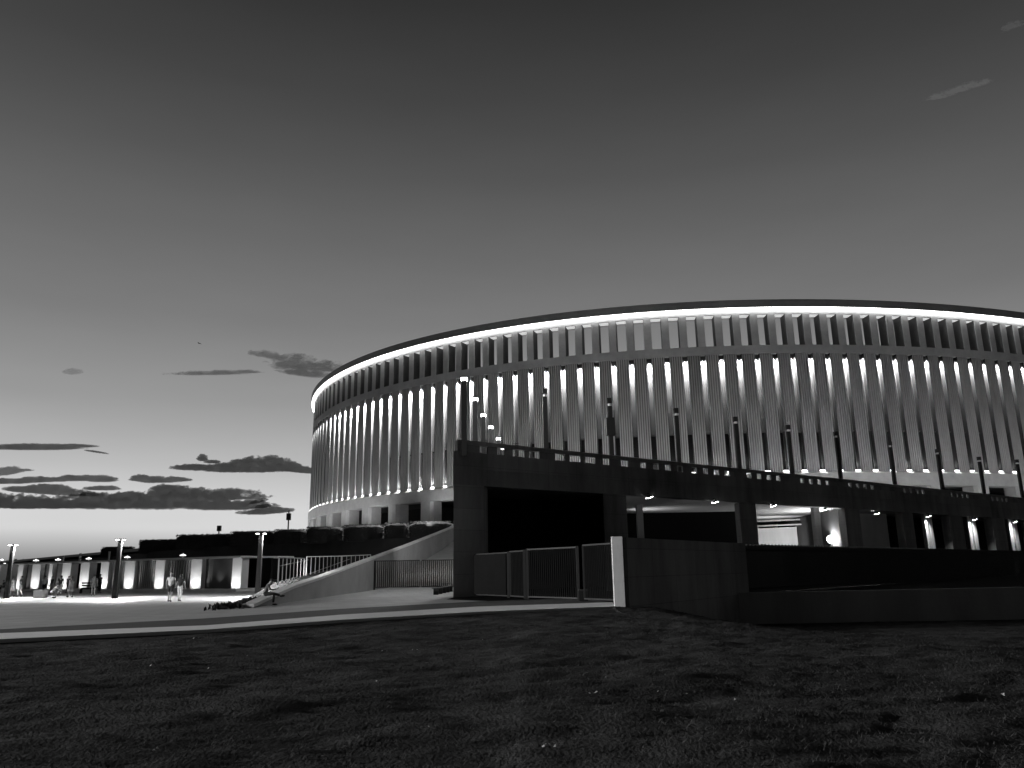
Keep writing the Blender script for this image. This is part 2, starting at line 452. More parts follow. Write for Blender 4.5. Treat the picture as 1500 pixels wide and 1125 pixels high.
m = MB(); m.box(-.40,.40,-1.9,-1.45,15.42,21.6); m.box(-.03,.03,-1.45,-1.38,15.6,21.6); m.box(-.415,-.385,-.79,.012,15.62,34.09); m.box(.385,.415,-.79,.012,15.62,34.09); me_glz = m.mesh('slot_glazing_shade')  # dark glazing; black side plates added to keep the slot sides in shade
m = MB(); m.box(-.38,.38,-.70,.012,15.43,15.62); me_up = m.mesh('slot_lamp')
m = MB(); m.prism([(-1.48,-2.35),(-1.48,-.25),(-1.05,.22),(1.05,.22),(1.48,-.25),(1.48,-2.35)], 8.6, 13.19); me_col = m.mesh('column')
I0, I1 = -12, 66
def put(name, me, mat, i, parent=stad, off=0.0):
    p, n = epos(i, off); rz = math.atan2(n.y,n.x)-math.pi/2
    return link(name, me, mat, parent, p, rz)
top_d = bpy.data.lights.new('slot_downlight', 'SPOT'); top_d.energy = 72000; top_d.spot_size = R(58); top_d.spot_blend = 1; top_d.shadow_soft_size = .08
up_d = bpy.data.lights.new('slot_uplight', 'SPOT'); up_d.energy = 420; up_d.spot_size = R(100); up_d.spot_blend = 1; up_d.shadow_soft_size = .08
for i in range(I0, I1+1):
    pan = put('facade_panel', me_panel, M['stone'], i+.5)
    put('slot_recess', me_back, M['slotback'], i)
    put('slot_glazing_shade', me_glz, M['black'], i)
    put('pillar', me_pillar, M['stone_pl'], i)
    put('window_reveal_shade', me_reveal, M['reveal_shade'], i)
    put('slot_lamp', me_up, E_UP, i)
    p, n = epos(i, -.30)
    o = bpy.data.objects.new('slot_downlight', top_d); COL.objects.link(o); o.location = (CX+p.x, CY+p.y, 34.05)
    o.rotation_euler = (-n*.075+Vector((0,0,-1))).to_track_quat('-Z','Y').to_euler()
    p, n = epos(i, -.35)
    o = bpy.data.objects.new('slot_uplight', up_d); COL.objects.link(o); o.location = (CX+p.x, CY+p.y, 15.66)
    o.rotation_euler = (-n*.25+Vector((0,0,1))).to_track_quat('-Z','Y').to_euler()
for k in range(-4, 23): put('column', me_col, M['stone_pl'], k*3+1.5)
# plain wall for the far side
ring('rear_wall', [(0,15.42),(0,34.1),(-.9,34.1),(-.9,15.42)], M['stone_pl'], I1+1.5, NALL+I0-.5)
ring('rear_base', [(0,8.6),(0,13.2),(-.9,13.2),(-.9,8.6)], M['stone_pl'], I1+4, NALL+I0-3)
# the wall's architectural floods stand on the podium behind the parapet
for i in range(-9, 64, 3):
    off = 4.5 if i < 22 else 12
    p, n = epos(i, off)
    k = 1.0 if i < 42 else max(.35, 1-(i-42)*.05)
    light('podium_floodlight', 'SPOT', (CX+p.x, CY+p.y, 8.9), (1350 if off < 6 else 2300)*k, (CX+p.x-n.x*off, CY+p.y-n.y*off, 19.0 if off > 6 else 16.5), .5, 122 if off < 6 else 108, .8)

# ------------------------------------------------------------------ podium, retaining wall and hedges
BANK = [(4.5,129),(-13,128),(-22,132.5),(-30,137.5),(-42,147.5),(-53,152),(-63,161),(-87,187.5),(-113,223),(-235,360),(-600,700),(-600,1390),(600,1390),(600,400),(190,185),(125,150)]
POD = [(4.5,133),(-11,132),(-19,136),(-27,141),(-39,151),(-50,156),(-60,165),(-83,191.5),(-113,226.5),(-235,362),(-600,700),(-600,1400),(600,1400),(600,400),(190,185),(125,150)]
m = MB(); m.prism(POD, 7.9, 8.66); struct(m.build('podium', M['pave']))
rw = empty('retaining_wall', (-40,146,0), 'dark planted retaining wall under the clipped hedges', 'retaining wall')
m = MB(); m.prism(BANK, 0, 6.9); m.build('wall', M['bank'], rw)
def leafy(mb, c, sx, sy, sz, n, s, rnd):
    for _ in range(n):
        a = rnd.random()*6.283; f = rnd.choice('fblrtt')
        u, v = rnd.uniform(-1,1), rnd.uniform(-1,1); j = rnd.uniform(-.06,.10)
        if f == 'f': p = Vector((u*sx,-sy-j,v*sz))
        elif f == 'b': p = Vector((u*sx,sy+j,v*sz))
        elif f == 'l': p = Vector((-sx-j,u*sy,v*sz))
        elif f == 'r': p = Vector((sx+j,u*sy,v*sz))
        else: p = Vector((u*sx,v*sy,sz+j*1.4))
        r_ = Vector((rnd.gauss(0,1),rnd.gauss(0,1),rnd.gauss(0,1))).normalized(); q_ = r_.orthogonal().normalized()
        ss = s*rnd.uniform(.6,1.3); p = p+Vector(c)
        o = len(mb.v); mb.v += [tuple(p-r_*ss),tuple(p-q_*ss*.5),tuple(p+r_*ss),tuple(p+q_*ss*.5)]; mb.f.append((o,o+1,o+2,o+3))
def hedge(px0, px1, pyt, Y, label, zb=6.6, dx=0, sy=1.4, rnd=random.Random(5)):
    a = atY(px0,pyt,Y); b = atY(px1,pyt,Y); zt = (a.z+b.z)/2
    c = (a+b)/2; c.y += .6; L = (b-a).length/2
    h = empty('hedge', (c.x,c.y,zb), label, 'hedge', 'clipped hedges along the podium edge')
    mb = MB(); sz = (zt-zb)/2
    # lumpy core
    nx, nz = max(6,int(L*2/.9)), 4
    core = MB(); vs = []; ring_ = []
    sect = [(-sy,-sz),(-sy*1.02,0),(-sy,sz*.75),(-sy*.75,sz*.97),(0,sz),(sy*.75,sz*.97),(sy,sz*.75),(sy,-sz)]
    for i in range(nx+1):
        x = -L+2*L*i/nx; sh = 1-.25*max(0,(abs(x)/L-.93)/.07)
        for (yy,zz) in sect:
            n_ = mnoise.noise(Vector((c.x+x, yy*2, zz*2+c.y)))
            vs.append((c.x+x, c.y+(yy+.18*n_)*sh, zb+sz+(zz*(sh if zz > 0 else 1)+.12*n_*(zz > 0))))
    k = len(sect); fs = [tuple(range(k)), tuple(range(nx*k,(nx+1)*k))]
    for i in range(nx):
        for q in range(k): fs.append((i*k+q,i*k+(q+1)%k,(i+1)*k+(q+1)%k,(i+1)*k+q))
    core.add(vs, fs); core.build('branches', M['hedge'], h)
    leafy(mb, (c.x,c.y,zb+sz), L, sy, sz, int(min(3200, 260+L*2*120)), .15, rnd)
    me = bpy.data.meshes.new('foliage'); l = wloc(h)
    me.from_pydata([(x-l.x,y-l.y,z-l.z) for x,y,z in mb.v], [], mb.f); me.update()
    link('foliage', me, M['hedge'], h)
    return h
hedge(150,193,801.5,224,'farthest low hedge block, alone against the sky left of a gap')
hedge(206.5,262,791,188,'long low hedge just right of the sky gap')
hedge(260.5,340,783.5,162,'flat hedge above the pavilion end, under the short post')
hedge(340,402,779,153.5,'hedge rising behind the plaza lamp beside the stair wall')
hedge(403,450,776.3,149,'hedge at the foot of the tall speaker pole')
hedge(450.5,503,772.5,141,'hedge before the leftmost stadium columns')
hedge(505,562,769.5,135.5,'rounded hedge block before the third and fourth column')
hedge(564,598,767,133,'short rounded hedge between two wider hedge blocks')
hedge(601,664,764.5,130.2,'hedge beside the dark bridge, nearest the stadium doors')

# far tree line and far lamps on the left
m = MB(); rnd = random.Random(11)
for k in range(900):
    x = rnd.uniform(-620,-235); y = 470+rnd.uniform(-25,60)
    hh = 9+4*mnoise.noise(Vector((x*.03,0,0)))+rnd.uniform(-2,2)
    for q in range(12):
        p = Vector((x+rnd.gauss(0,3), y+rnd.gauss(0,3), hh*rnd.random())); s = rnd.uniform(.5,1.5)
        r_ = Vector((rnd.gauss(0,1),rnd.gauss(0,1),rnd.gauss(0,1))).normalized(); q_ = r_.orthogonal()
        o = len(m.v); m.v += [tuple(p-r_*s),tuple(p-q_*s),tuple(p+r_*s),tuple(p+q_*s)]; m.f.append((o,o+1,o+2,o+3))
me = bpy.data.meshes.new('treeline'); me.from_pydata(m.v,[],m.f); me.update()
tag(link('treeline', me, M['hedge']), 'far dark tree line on the horizon behind the plaza', 'trees', kind='stuff')
for px, py, Y, lab in ((3,820,330,'distant street lamp, higher of two far light dots'),(7,826,330,'distant street lamp, lower of two far light dots')):
    p = atY(px,py,Y)
    t = empty('street_lamp', (p.x,p.y,0), lab, 'street lamp', 'far street lamps')
    m = MB(); m.tube((p.x,p.y,0),(p.x,p.y,p.z-.3),.12,.08,6); m.build('pole', M['metal'], t)
    m = MB(); m.ball((p.x,p.y,p.z),.5,.5,.3,8,6); m.build('lamp_head', E_FAR, t)

# speaker poles over the hedges
def box_pole(px, pyt, pyb, Y, z0, bx0, bx1, lab, grp, w=.28):
    b = atY(px,pyb,Y); top = atY(px,pyt,Y)
    t = empty('signal_pole', (b.x,b.y,z0), lab, 'pole', grp)
    m = MB(); m.tube((b.x,b.y,z0),(b.x,b.y,top.z),w/2,w/2*.8,10); m.build('pole', M['metal'], t)
    u = atY(px,bx0,Y).z; l = atY(px,bx1,Y).z
    m = MB(); m.box(b.x-.38,b.x+.38,b.y-.3,b.y+.3,l,u); m.box(b.x-.30,b.x+.30,b.y-.33,b.y-.3,l+.1,u-.1); m.build('speaker_box', M['metal'], t)
    return t
box_pole(422,748,775,150.2,8.6,752,762,'tall thin dark pole with box behind the hedge','poles on the podium')
box_pole(320.5,770,782,163.5,8.6,770,778,'short dark post with box poking above the hedge','poles on the podium')

# ------------------------------------------------------------------ the bridge (dark raised deck)
A = gnd(664,875); HT = 9.77
B = gnd(1500,729,HT); B.z = 0
U = (B-A).normalized(); W = Vector((.085,.996,0)).normalized()
def P(t, d=0.0, z=0.0): 
    p = A+U*t+W*d; return Vector((p.x,p.y,z))
def slab(mb, t0, t1, d0, d1, z0, z1):
    mb.prism([P(t0,d0),P(t1,d0),P(t1,d1),P(t0,d1)], z0, z1)
bridge = empty('bridge', A, 'dark concrete raised walkway with open bays in front of the stadium', 'bridge')
m = MB(); m.prism([P(0,1.0),P(116,1.0),Vector((128,150,0)),Vector((4.4,150,0))], 7.42, 8.70); m.build('deck', M['pave'], bridge)
m = MB(); m.prism([P(.05,1.2),P(116,1.2),Vector((127,149,0)),Vector((4.45,149,0))], 7.30, 7.415); m.build('soffit', M['soffit'], bridge)
m = MB(); slab(m, 0,116,0,1.0,6.88,9.00); slab(m,-.0,116,-.05,0,7.9,8.0); m.build('front_beam', M['conc'], bridge)
m = MB(); slab(m,.25,116,.12,.55,9.50,9.77); m.build('parapet_rail', M['conc'], bridge)
# parapet posts: clear gaps as measured
gaps = [(1.98,2.64),(3.36,3.98),(4.72,5.71),(6.12,7.02),(8.44,9.39),(9.77,10.81),(11.21,12.28),(13.04,13.7),(14.93,15.65)]
t_ = 15.65
for base in (17.0, 23.0, 30.3, 38.3, 46.6, 57.4, 68.4, 79.5):
    for q in range(4 if base > 17 else 4):
        g0 = base+q*1.42; gaps.append((g0,g0+.62))
cur = .25; k = 0
for g0, g1 in gaps+[(104,104)]:
    m = MB(); slab(m, cur, g0, .14, .53, 9.0, 9.498); m.build('parapet_post', M['conc'], bridge); cur = g1
m = MB(); slab(m,0,2.30,.03,2.2,0,6.88); m.build('end_pier', M['conc'], bridge)
for t0, t1 in ((12.95,15.3),(28.8,31.1),(45.3,48.0),(56.6,58.8),(67.2,70.6),(78.6,82.2),(90,94)):
    m = MB(); slab(m,t0,t1,.03 if t0 > 13 else -.04,2.1,-.1,6.88); m.build('column', M['conc'], bridge)
for t0, t1 in ((62.5,64.2),(73.2,75.4),(85.0,87.6)):
    m = MB(); slab(m,t0,t0+(t1-t0)*.35,1.3,2.2,0,7.3); slab(m,t0+(t1-t0)*.55,t1,1.3,2.2,0,7.3); m.build('twin_column', M['conc2'], bridge)
# side along the stair
m = MB(); m.prism([P(.02,2.2),P(.42,2.2),Vector((4.9,135,0)),Vector((4.5,135,0))], 0, 7.29); m.build('side_wall', M['conc'], bridge)
m = MB(); m.prism([P(.0,.56),P(.3,.56),Vector((4.75,138,0)),Vector((4.45,138,0))], 8.705, 9.74); m.build('side_parapet', M['conc'], bridge)
# inside walls
m = MB(); slab(m,13.6,14.2,2.2,26,0,7.29); m.build('partition', M['wallc'], bridge)
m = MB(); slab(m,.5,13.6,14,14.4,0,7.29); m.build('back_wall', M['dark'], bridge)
q0, q1 = gnd(921,752,7.3), gnd(1075,749,7.3)
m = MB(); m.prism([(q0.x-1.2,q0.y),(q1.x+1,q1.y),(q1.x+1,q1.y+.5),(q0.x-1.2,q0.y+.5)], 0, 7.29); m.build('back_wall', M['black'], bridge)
q0, q1, q2 = Vector((26.5,103.2,0)), gnd(1196,757,7.3), gnd(1240,758,7.3)
m = MB(); m.prism([(q0.x,q0.y),(q1.x,q1.y),(q1.x,q1.y+.5),(q0.x,q0.y+.5)], 0, 6.2); m.build('back_wall', M['conc2'], bridge)
m = MB(); m.prism([(34.2,89.5),(44,93),(44,93.5),(34.2,90)], 0, 7.29); m.build('back_wall', M['conc2'], bridge)
m = MB()
for dz, dd in ((6.9,0),(6.3,.5)):
    m.prism([(q0.x,q0.y-2-dd),(q1.x,q1.y-2-dd),(q1.x,q1.y-1.6-dd),(q0.x,q0.y-1.6-dd)], dz, dz+.16)
m.build('duct', M['conc'], bridge)
c0, c1 = atY(934,770,73), atY(943,770,73)
m = MB(); m.box(c0.x,c1.x,73,73.6,0,7.29); m.build('column', M['conc2'], bridge)
c0, c1 = atY(1196.5,790,80), atY(1205,790,80)
m = MB(); m.box(c0.x,c1.x,80,80.9,0,7.29); m.build('column', M['conc'], bridge)
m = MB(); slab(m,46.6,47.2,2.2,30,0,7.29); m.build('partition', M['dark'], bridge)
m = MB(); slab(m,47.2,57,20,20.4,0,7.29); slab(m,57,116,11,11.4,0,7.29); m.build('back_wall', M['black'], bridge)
# details on the end pier
s0 = P(1.05,.03,0); zsw = atY(688,798,49.5).z
m = MB(); slab(m,1.15,1.38,-.03,.03,zsw-.14,zsw+.14); m.build('junction_box', M['conc2'], bridge)

# floodlights along the beam
for t, z, lab in ((17.8,6.72,'first lit floodlight under the bridge beam, nearest the black bay'),(25.6,6.66,'second lit floodlight along the bridge beam'),
                  (33.6,6.65,'third floodlight, over the left of the bright bay'),(41.7,6.58,'fourth floodlight, over the right of the bright bay'),
                  (51.2,6.5,'fifth floodlight, over the black bay right of the bright one'),(62.1,6.53,'sixth floodlight, above the first lit twin column'),
                  (73.5,6.46,'seventh floodlight, above the second lit twin column'),(85.1,6.46,'last floodlight before the picture edge, above a lit twin column')):
    c = P(t,-.28,z)
    f = empty('floodlight', c, lab, 'floodlight', 'floodlights under the bridge beam', math.atan2(U.y,U.x))
    m = MB(); m.bar((0,.28,.38),(0,-.02,.30),.06); m.bar((0,-.02,.32),(0,-.02,.1),.05); m.build('bracket', M['metal'], f, raw=True)
    m = MB(); m.add([(-.30,-.16,-.02),(.22,-.16,.12),(.22,.16,.12),(-.30,.16,-.02),(-.26,-.13,.08),(.18,-.13,.22),(.18,.13,.22),(-.26,.13,.08)],[(0,1,2,3),(4,5,6,7),(0,1,5,4),(1,2,6,5),(2,3,7,6),(3,0,4,7)]); m.build('housing', M['gatem'], f, raw=True)
    m = MB(); m.add([(-.29,-.17,-.045),(.21,-.17,.09),(.21,.15,.09),(-.29,.15,-.045),(-.29,-.17,-.03),(.21,-.17,.105),(.21,.15,.105),(-.29,.15,-.03)],[(0,1,2,3),(4,5,6,7),(0,1,5,4),(1,2,6,5),(2,3,7,6),(3,0,4,7)]); m.build('lens', E_FLOOD, f, raw=True)
    light('floodlight_beam', 'SPOT', P(t+(0 if t < 60 else .6),.75,6.62) if t > 60 else P(t,.7,6.6), 260 if t < 60 else 1700, P(t+1.3,1.9,1.5) if t > 60 else P(t,1.5,6.95), .1, 90, 1)

# bright floodlight in the third bay
p = atY(1217,790,84.5)
f = empty('mast_floodlight', (p.x,p.y,0), 'dazzling floodlight on a mast inside the bright bay', 'floodlight')
m = MB(); m.tube((p.x,p.y,0),(p.x,p.y,p.z-.2),.07,.06); m.build('mast', M['metal'], f)
m = MB(); m.tube((p.x,p.y,p.z),(p.x,p.y+.18,p.z),.42,.34,16); m.build('housing', M['metal'], f)
m = MB(); m.tube((p.x,p.y-.03,p.z),(p.x,p.y-.005,p.z),.40,.40,16); m.build('lens', emit('bay_flood_lens', 60), f)
light('bay_flood_and_fill', 'POINT', (p.x,p.y-.6,p.z+.1), 4600, None, .3)
light('bay_flood_and_fill', 'SPOT', (12.5,79,4.5), 420, (14,79,7.3), .3, 120, 1)  # added fill without a fitting, brightens the soffit of the second bay
light('bay_flood_and_fill', 'SPOT', (30.5,92,4.2), 2400, (31.5,97,4.2), .3, 150, 1)  # another added fill, only there to brighten the bay's back wall

# lamp poles on the deck
def lamp_pole(loc, top, lab, lit, grp, box=None):
    t = empty('lamp_pole', loc, lab, 'lamp pole', grp)
    s = .165
    m = MB(); m.box(-s,s,-s,s,0,top-.62-loc[2]); m.build('pole', M['metal'], t, raw=True)
    z = top-.62-loc[2]
    m = MB(); m.tube((0,0,z),(0,0,z+.20),.11,.11,10)
    m.build('lens', E_HEAD if lit else mk_glass, t, raw=True)
    m = MB(); m.box(-s*1.1,s*1.1,-s*1.1,s*1.1,z+.20,z+.62) if not lit else m.box(-s*1.05,s*1.05,-s*1.05,s*1.05,z+.20,z+.30)
    m.build('cap', M['metal'], t, raw=True)
    if lit:
        m = MB(); m.box(-s*1.2,s*1.2,-s*1.2,s*1.2,z+.01,z+.19); m.build('lit_head', E_HEAD, t, raw=True)
    if box:
        m = MB(); m.box(-.32,.32,-.30,.30,box[0],box[1]); m.build('speaker_box', M['metal'], t, raw=True)
    return t
mk_glass = mk('frosted_lens', .6, .3, .05, 3)
ords = ['nearest and tallest lit lamp pole, at the corner of the bridge','second lit lamp pole back along the bridge side','third lit lamp pole back along the bridge side','fourth lit lamp pole back along the bridge side','fifth lit lamp pole back along the bridge side','farthest lit lamp, seen through the bridge parapet']
for (px,py), lab in zip([(680,549),(696,579),(708,603),(719,621),(730,638),(737,652.5)], ords):
    p = gnd(px,py,14.05)
    lamp_pole((p.x,p.y,8.7), 14.25, lab, True, 'lit lamp poles along the bridge side')
    if px < 736: light('deck_lamp_light', 'POINT', (p.x,p.y-.0,14.75), 800 if py < 600 else 1500, None, .25)
    else: light('deck_lamp_light', 'SPOT', (p.x,p.y,14.75), 9500, (-10,98,3), .25, 90, .8)
ordn = ['first','second','third','fourth','fifth','sixth','seventh','eighth','ninth','tenth','eleventh']
for k, (t, top) in enumerate(((7.61,14.23),(14.05,14.28),(21.69,14.35),(29.55,14.45),(37.5,14.5),(45.8,14.65),(56.5,14.55),(67.5,14.6),(78.6,14.5),(90.4,15.0),(101.5,14.7))):
    p = P(t,.85); lab = ordn[k]+' unlit dark lamp pole along the bridge front from the lit corner lamp'
    if k == 1: lab = 'second unlit lamp pole from the corner, with a fat box halfway up'
    lamp_pole((p.x,p.y,8.7), top, lab, False, 'unlit lamp poles along the bridge front', (14.28-8.7-2.9,14.28-8.7-1.55) if k == 1 else None)

# ------------------------------------------------------------------ stair wall, ramp, rail
SX = -12.6
def zt_wall(Y): 
    Q = [(37.5,.02),(38.6,.17),(41.8,.51),(45.5,.89),(51.8,1.32),(57.8,1.79),(67,2.52),(95,4.74),(128,7.5),(141.8,8.9),(150,9.6)]
    for (a,b),(c,d) in zip(Q,Q[1:]):
        if a <= Y <= c: return b+(d-b)*(Y-a)/(c-a)
    return Q[-1][1]
sw = empty('stair_wall', (SX,41.8,0), 'long sloping concrete wall rising beside the ramp to the stadium', 'wall')
path = [(SX,y,zt_wall(y)) for y in (38.6,41.8,45.5,51.8,57.8)]
for px, py in ((535,821),(560,812),(580,804.5),(600,797),(620,789.2),(640,781.2),(663,772)):
    q = atY(px, py, 67.4+(px-535)/128*47.6); path.append((q.x,q.y,q.z))
path.append((path[-1][0]+.4,121,8.66))
def along(mb, x0, x1, zb, zt):
    n = len(path); vs = []
    for x,y,z in path: vs += [(x+x0,y,zb(z)),(x+x1,y,zb(z)),(x+x1,y,zt(z)),(x+x0,y,zt(z))]
    fs = [(0,1,2,3),tuple(range(4*n-4,4*n))]
    for i in range(n-1):
        for q in range(4): fs.append((4*i+q,4*i+(q+1)%4,4*i+4+(q+1)%4,4*i+4+q))
    mb.add(vs, fs)
def sloped(mb, x0, x1, ys, zb, zt):
    n = len(ys); vs = []
    for y in ys: vs += [(x0,y,zb),(x1,y,zb),(x1,y,zt(y)),(x0,y,zt(y))]
    fs = [(0,1,2,3),tuple(range(4*n-4,4*n))]
    for i in range(n-1):
        for q in range(4): fs.append((4*i+q,4*i+(q+1)%4,4*i+4+(q+1)%4,4*i+4+q))
    mb.add(vs, fs)
m = MB(); along(m, -.45, 0, lambda z: 0, lambda z: z-.16); m.build('wall', M['stairs'], sw)
m = MB(); along(m, -.52, .06, lambda z: z-.155, lambda z: z); m.build('coping', M['conc2'], sw)
# ramp climbing behind the gate
rpts = []
for px, py, Y in ((590,838.5,80),(628,817,101.9),(645,806,108.5),(662,794,114.6)):
    q = atY(px, py, Y); rpts.append((Y, q.z if Y > 81 else .006))
rpts.append((121,7.0)); vs = []; 
def wx(Y):
    for (x0,y0,_),(x1,y1,_) in zip(path, path[1:]):
        if y0 <= Y <= y1: return x0+(x1-x0)*(Y-y0)/(y1-y0)
    return path[-1][0]
for Y, z in rpts: vs += [(wx(Y)-.2,Y,z),(1.8,Y,z),(1.8,Y,-.2),(wx(Y)-.2,Y,-.2)]
n = len(rpts); fs = [(0,1,2,3),tuple(range(4*n-4,4*n))]
for i in range(n-1):
    for q in range(4): fs.append((4*i+q,4*i+(q+1)%4,4*i+4+(q+1)%4,4*i+4+q))
m = MB(); m.add(vs, fs); struct(m.build('ramp', M['stairs']))
# planting at the wall's low end
def plant(c, n, h, lab, rad, rnd=random.Random(8)):
    t = empty('shrub', c, lab, 'shrub')
    m = MB()
    for _ in range(n):
        a = rnd.random()*6.28; l = h*rnd.uniform(.4,1); lean = rnd.uniform(.1,.9)
        b = Vector((rnd.gauss(0,rad[0]),rnd.gauss(0,rad[1]),0)); tip = b+Vector((math.cos(a)*l*lean, math.sin(a)*l*lean, l))
        sd = Vector((-math.sin(a),math.cos(a),0))*.035
        m.add([b-sd,b+sd,(b+tip)/2+sd*1.4+Vector((0,0,.06*l)),tip,(b+tip)/2-sd*1.4+Vector((0,0,.06*l))],[(0,1,2,3,4)])
    me = bpy.data.meshes.new('leaves'); me.from_pydata(m.v,[],m.f); me.update(); link('leaves', me, M['hedge'], t)
    return t
plant((SX-1.15,38.9,0), 420, .30, 'low dark tufted shrub at the bottom tip of the sloping wall', (.30,.8))
plant((SX-1.3,43.5,0), 420, .42, 'dark low planting behind the seated person on the sloping wall', (.25,1.5))
# planted bank behind the wall with railing on it
def zbank(y): return max(0.05, zt_wall(y)-.25)
m = MB(); sloped(m, -16.4, SX-.46, [47,49.5,51.8,54.5,57.8,67.4,86], 0, lambda y: .02+.66*zt_wall(y)*sm((y-46.8)/9)); struct(m.build('planted_bank', M['bank']))
rl = empty('railing', (-15.5,59,1.2), 'pale metal railing with thin balusters above the sloping wall', 'railing')
def rail_panel(pts, mat, n, posts):
    m = MB()
    # pts: two (px, pybottom, pytop, Y)
    (x0,b0,t0,Y0),(x1,b1,t1,Y1) = pts
    a0,a1 = atY(x0,t0,Y0), atY(x1,t1,Y1); c0,c1 = atY(x0,b0,Y0), atY(x1,b1,Y1)
    m.bar(a0,a1,.07,.07)
    for k in range(n+1):
        u = k/n; top = a0.lerp(a1,u); bot = c0.lerp(c1,u); bot = Vector((top.x,top.y,bot.z))
        wd = .075 if (k in posts) else .04
        m.bar(bot,top,wd,wd)
    return m
rail_panel(((409,857,816.5,51),(446,843.5,818,58)), None, 7, (0,7)).build('lower_panel', M['conc'], rl)
rail_panel(((449.5,843,815.5,58.5),(500,832,814.6,70)), None, 9, (0,9)).build('upper_panel', M['railm'], rl)
rail_panel(((501,832,814.6,70.3),(543,818,812.6,84)), None, 7, (0,7)).build('upper_panel', M['railm'], rl)
m = MB(); m.bar(atY(452,841,62),atY(512,819,86),.06); m.bar(atY(410,829,54),atY(452,820,62),.06); m.build('handrail', M['gatem'], rl)

# ------------------------------------------------------------------ gates
def gate(name, p0, p1, z0, z1, nb, lab, mat, barw=.05, posts=(True,True), grp=None, frame=.075, leaves=1):
    p0 = Vector((p0[0],p0[1],0)); p1 = Vector((p1[0],p1[1],0))
    t = empty(name, p0, lab, 'gate', grp)
    for q in range(leaves):
        a = p0.lerp(p1,q/leaves); b = p0.lerp(p1,(q+1)/leaves); d = (b-a).normalized()*.08
        a += d; b -= d; up = Vector((0,0,1))
        m = MB()
        m.bar(a+up*z1,b+up*z1,frame*.8,frame); m.bar(a+up*z0,b+up*z0,frame*.8,frame)
        m.bar(a+up*(z0+.05),a+up*(z1-.05),frame,frame*.8); m.bar(b+up*(z0+.05),b+up*(z1-.05),frame,frame*.8); m.build('gate_frame', mat, t)
        m = MB(); n = nb//leaves
        for k in range(1,n):
            c = a.lerp(b,k/n); m.bar(c+up*(z0+.04),c+up*(z1-.04),barw,.04)
        m.build('bars', M['metal'], t)
    for f, p in zip(posts,(p0,p1)):
        if f: m = MB(); m.box(p.x-.065,p.x+.065,p.y-.065,p.y+.065,0,z1+.06); m.build('gate_post', mat, t)
    return t
gp0, gp1 = atY(536,865,72), atY(664,862,72)
gate('double_gate', (gp0.x+.75,72), (gp1.x+1.2,72), .22, 2.52, 44, 'black barred double gate between the sloping wall and the bridge', M['metal'], .09, leaves=2)
g_ = [(692,873.5),(745,876),(769,877.5),(773,878),(848,880.5),(851,881),(901,883.5)]
gq = [gnd(*p) for p in g_]
gate('panel_gate', gq[0], gq[1], .12, 2.55, 5, 'dark solid looking gate leaf against the bridge pier', M['gatem'], .66, (False,True), 'gates under the bridge end')
gate('narrow_gate', gq[1]+Vector((.08,-.1,0)), gq[2], .12, 2.6, 10, 'narrow barred wicket gate between two posts', M['gatem'], .05, (False,True), 'gates under the bridge end')
gate('wide_gate', gq[3], gq[4], .14, 2.65, 24, 'wide barred gate leaf right of the wicket', M['gatem'], .05, (True,True), 'gates under the bridge end')
gate('side_gate', gq[5]+Vector((.12,-.2,0)), gq[6], .14, 2.72, 17, 'barred gate leaf touching the pale stone pillar', M['gatem'], .05, (False,False), 'gates under the bridge end')
p = gq[4]; 
t = empty('gate_motor', (p.x+.22,p.y-.35,0), 'squat black gate motor box at the wide gate foot', 'motor box')
m = MB(); m.box(p.x-.02,p.x+.42,p.y-.5,p.y-.15,0,.5); m.build('body', M['metal'], t)
m = MB(); m.box(p.x-.04,p.x+.44,p.y-.52,p.y-.13,.5,.58); m.build('lid', M['gatem'], t)

# bench by the gate
b0, b1 = gnd(637,871.5), gnd(661,866.5)
bn = empty('bench', (b0+b1)/2, 'long low backless bench on the paving before the double gate', 'bench')
d = (b1-b0).normalized(); nn = Vector((-d.y,d.x,0))
m = MB()
for q in (-.16,0,.16): m.bar(b0+nn*q+Vector((0,0,.44)), b1+nn*q+Vector((0,0,.44)), .13, .05)
m.build('seat', M['wood'], bn)
for k in range(5):
    c = b0.lerp(b1,.06+.88*k/4); m = MB(); m.bar(c-nn*.17+Vector((0,0,.2)),c+nn*.17+Vector((0,0,.2)),.08,.40); m.build('leg', M['metal'], bn)

# ------------------------------------------------------------------ front wall, pillar, low wall, picket fence
fw = empty('front_wall', (4.83,34,0), 'dark concrete wall ending in a pale stone pillar beside the gates', 'wall')
w0, w1 = Vector((4.80,34.0,0)), Vector((12.25,44.5,0)); dw = (w1-w0).normalized(); nw = Vector((-dw.y,dw.x,0))
m = MB(); m.prism([w0+dw*.02,w1,w1+nw*.4,w0+nw*.4+dw*.02], -2.2, 2.86); m.prism([w1+Vector((0,0,0)),w1+Vector((.9,.7,0)),w1+Vector((.6,1.2,0)),w1+nw*.4],-2.2,2.862); m.build('wall', M['wallc'], fw)
pl0, pl1 = gnd(900.5,889), gnd(918,889.5)
m = MB(); yy = pl0.y
for z0, z1 in ((-.2,1.03),(1.045,2.10),(2.115,2.90)):
    m.prism([(pl0.x,yy-.05),(pl1.x,yy-.05),(pl1.x+.1,yy+.4),(pl0.x+.03,yy+.5)], z0, z1)
m.prism([(pl0.x+.02,yy-.03),(pl1.x-.02,yy-.03),(pl1.x+.05,yy+.38),(pl0.x+.05,yy+.45)], 1.02, 1.06)
m.prism([(pl0.x+.02,yy-.03),(pl1.x-.02,yy-.03),(pl1.x+.05,yy+.38),(pl0.x+.05,yy+.45)], 2.09, 2.12)
m.build('stone_pillar', M['curb'], fw)
lw = empty('low_wall', (12.3,44.6,0), 'long low dark retaining wall above the right of the lawn', 'wall')
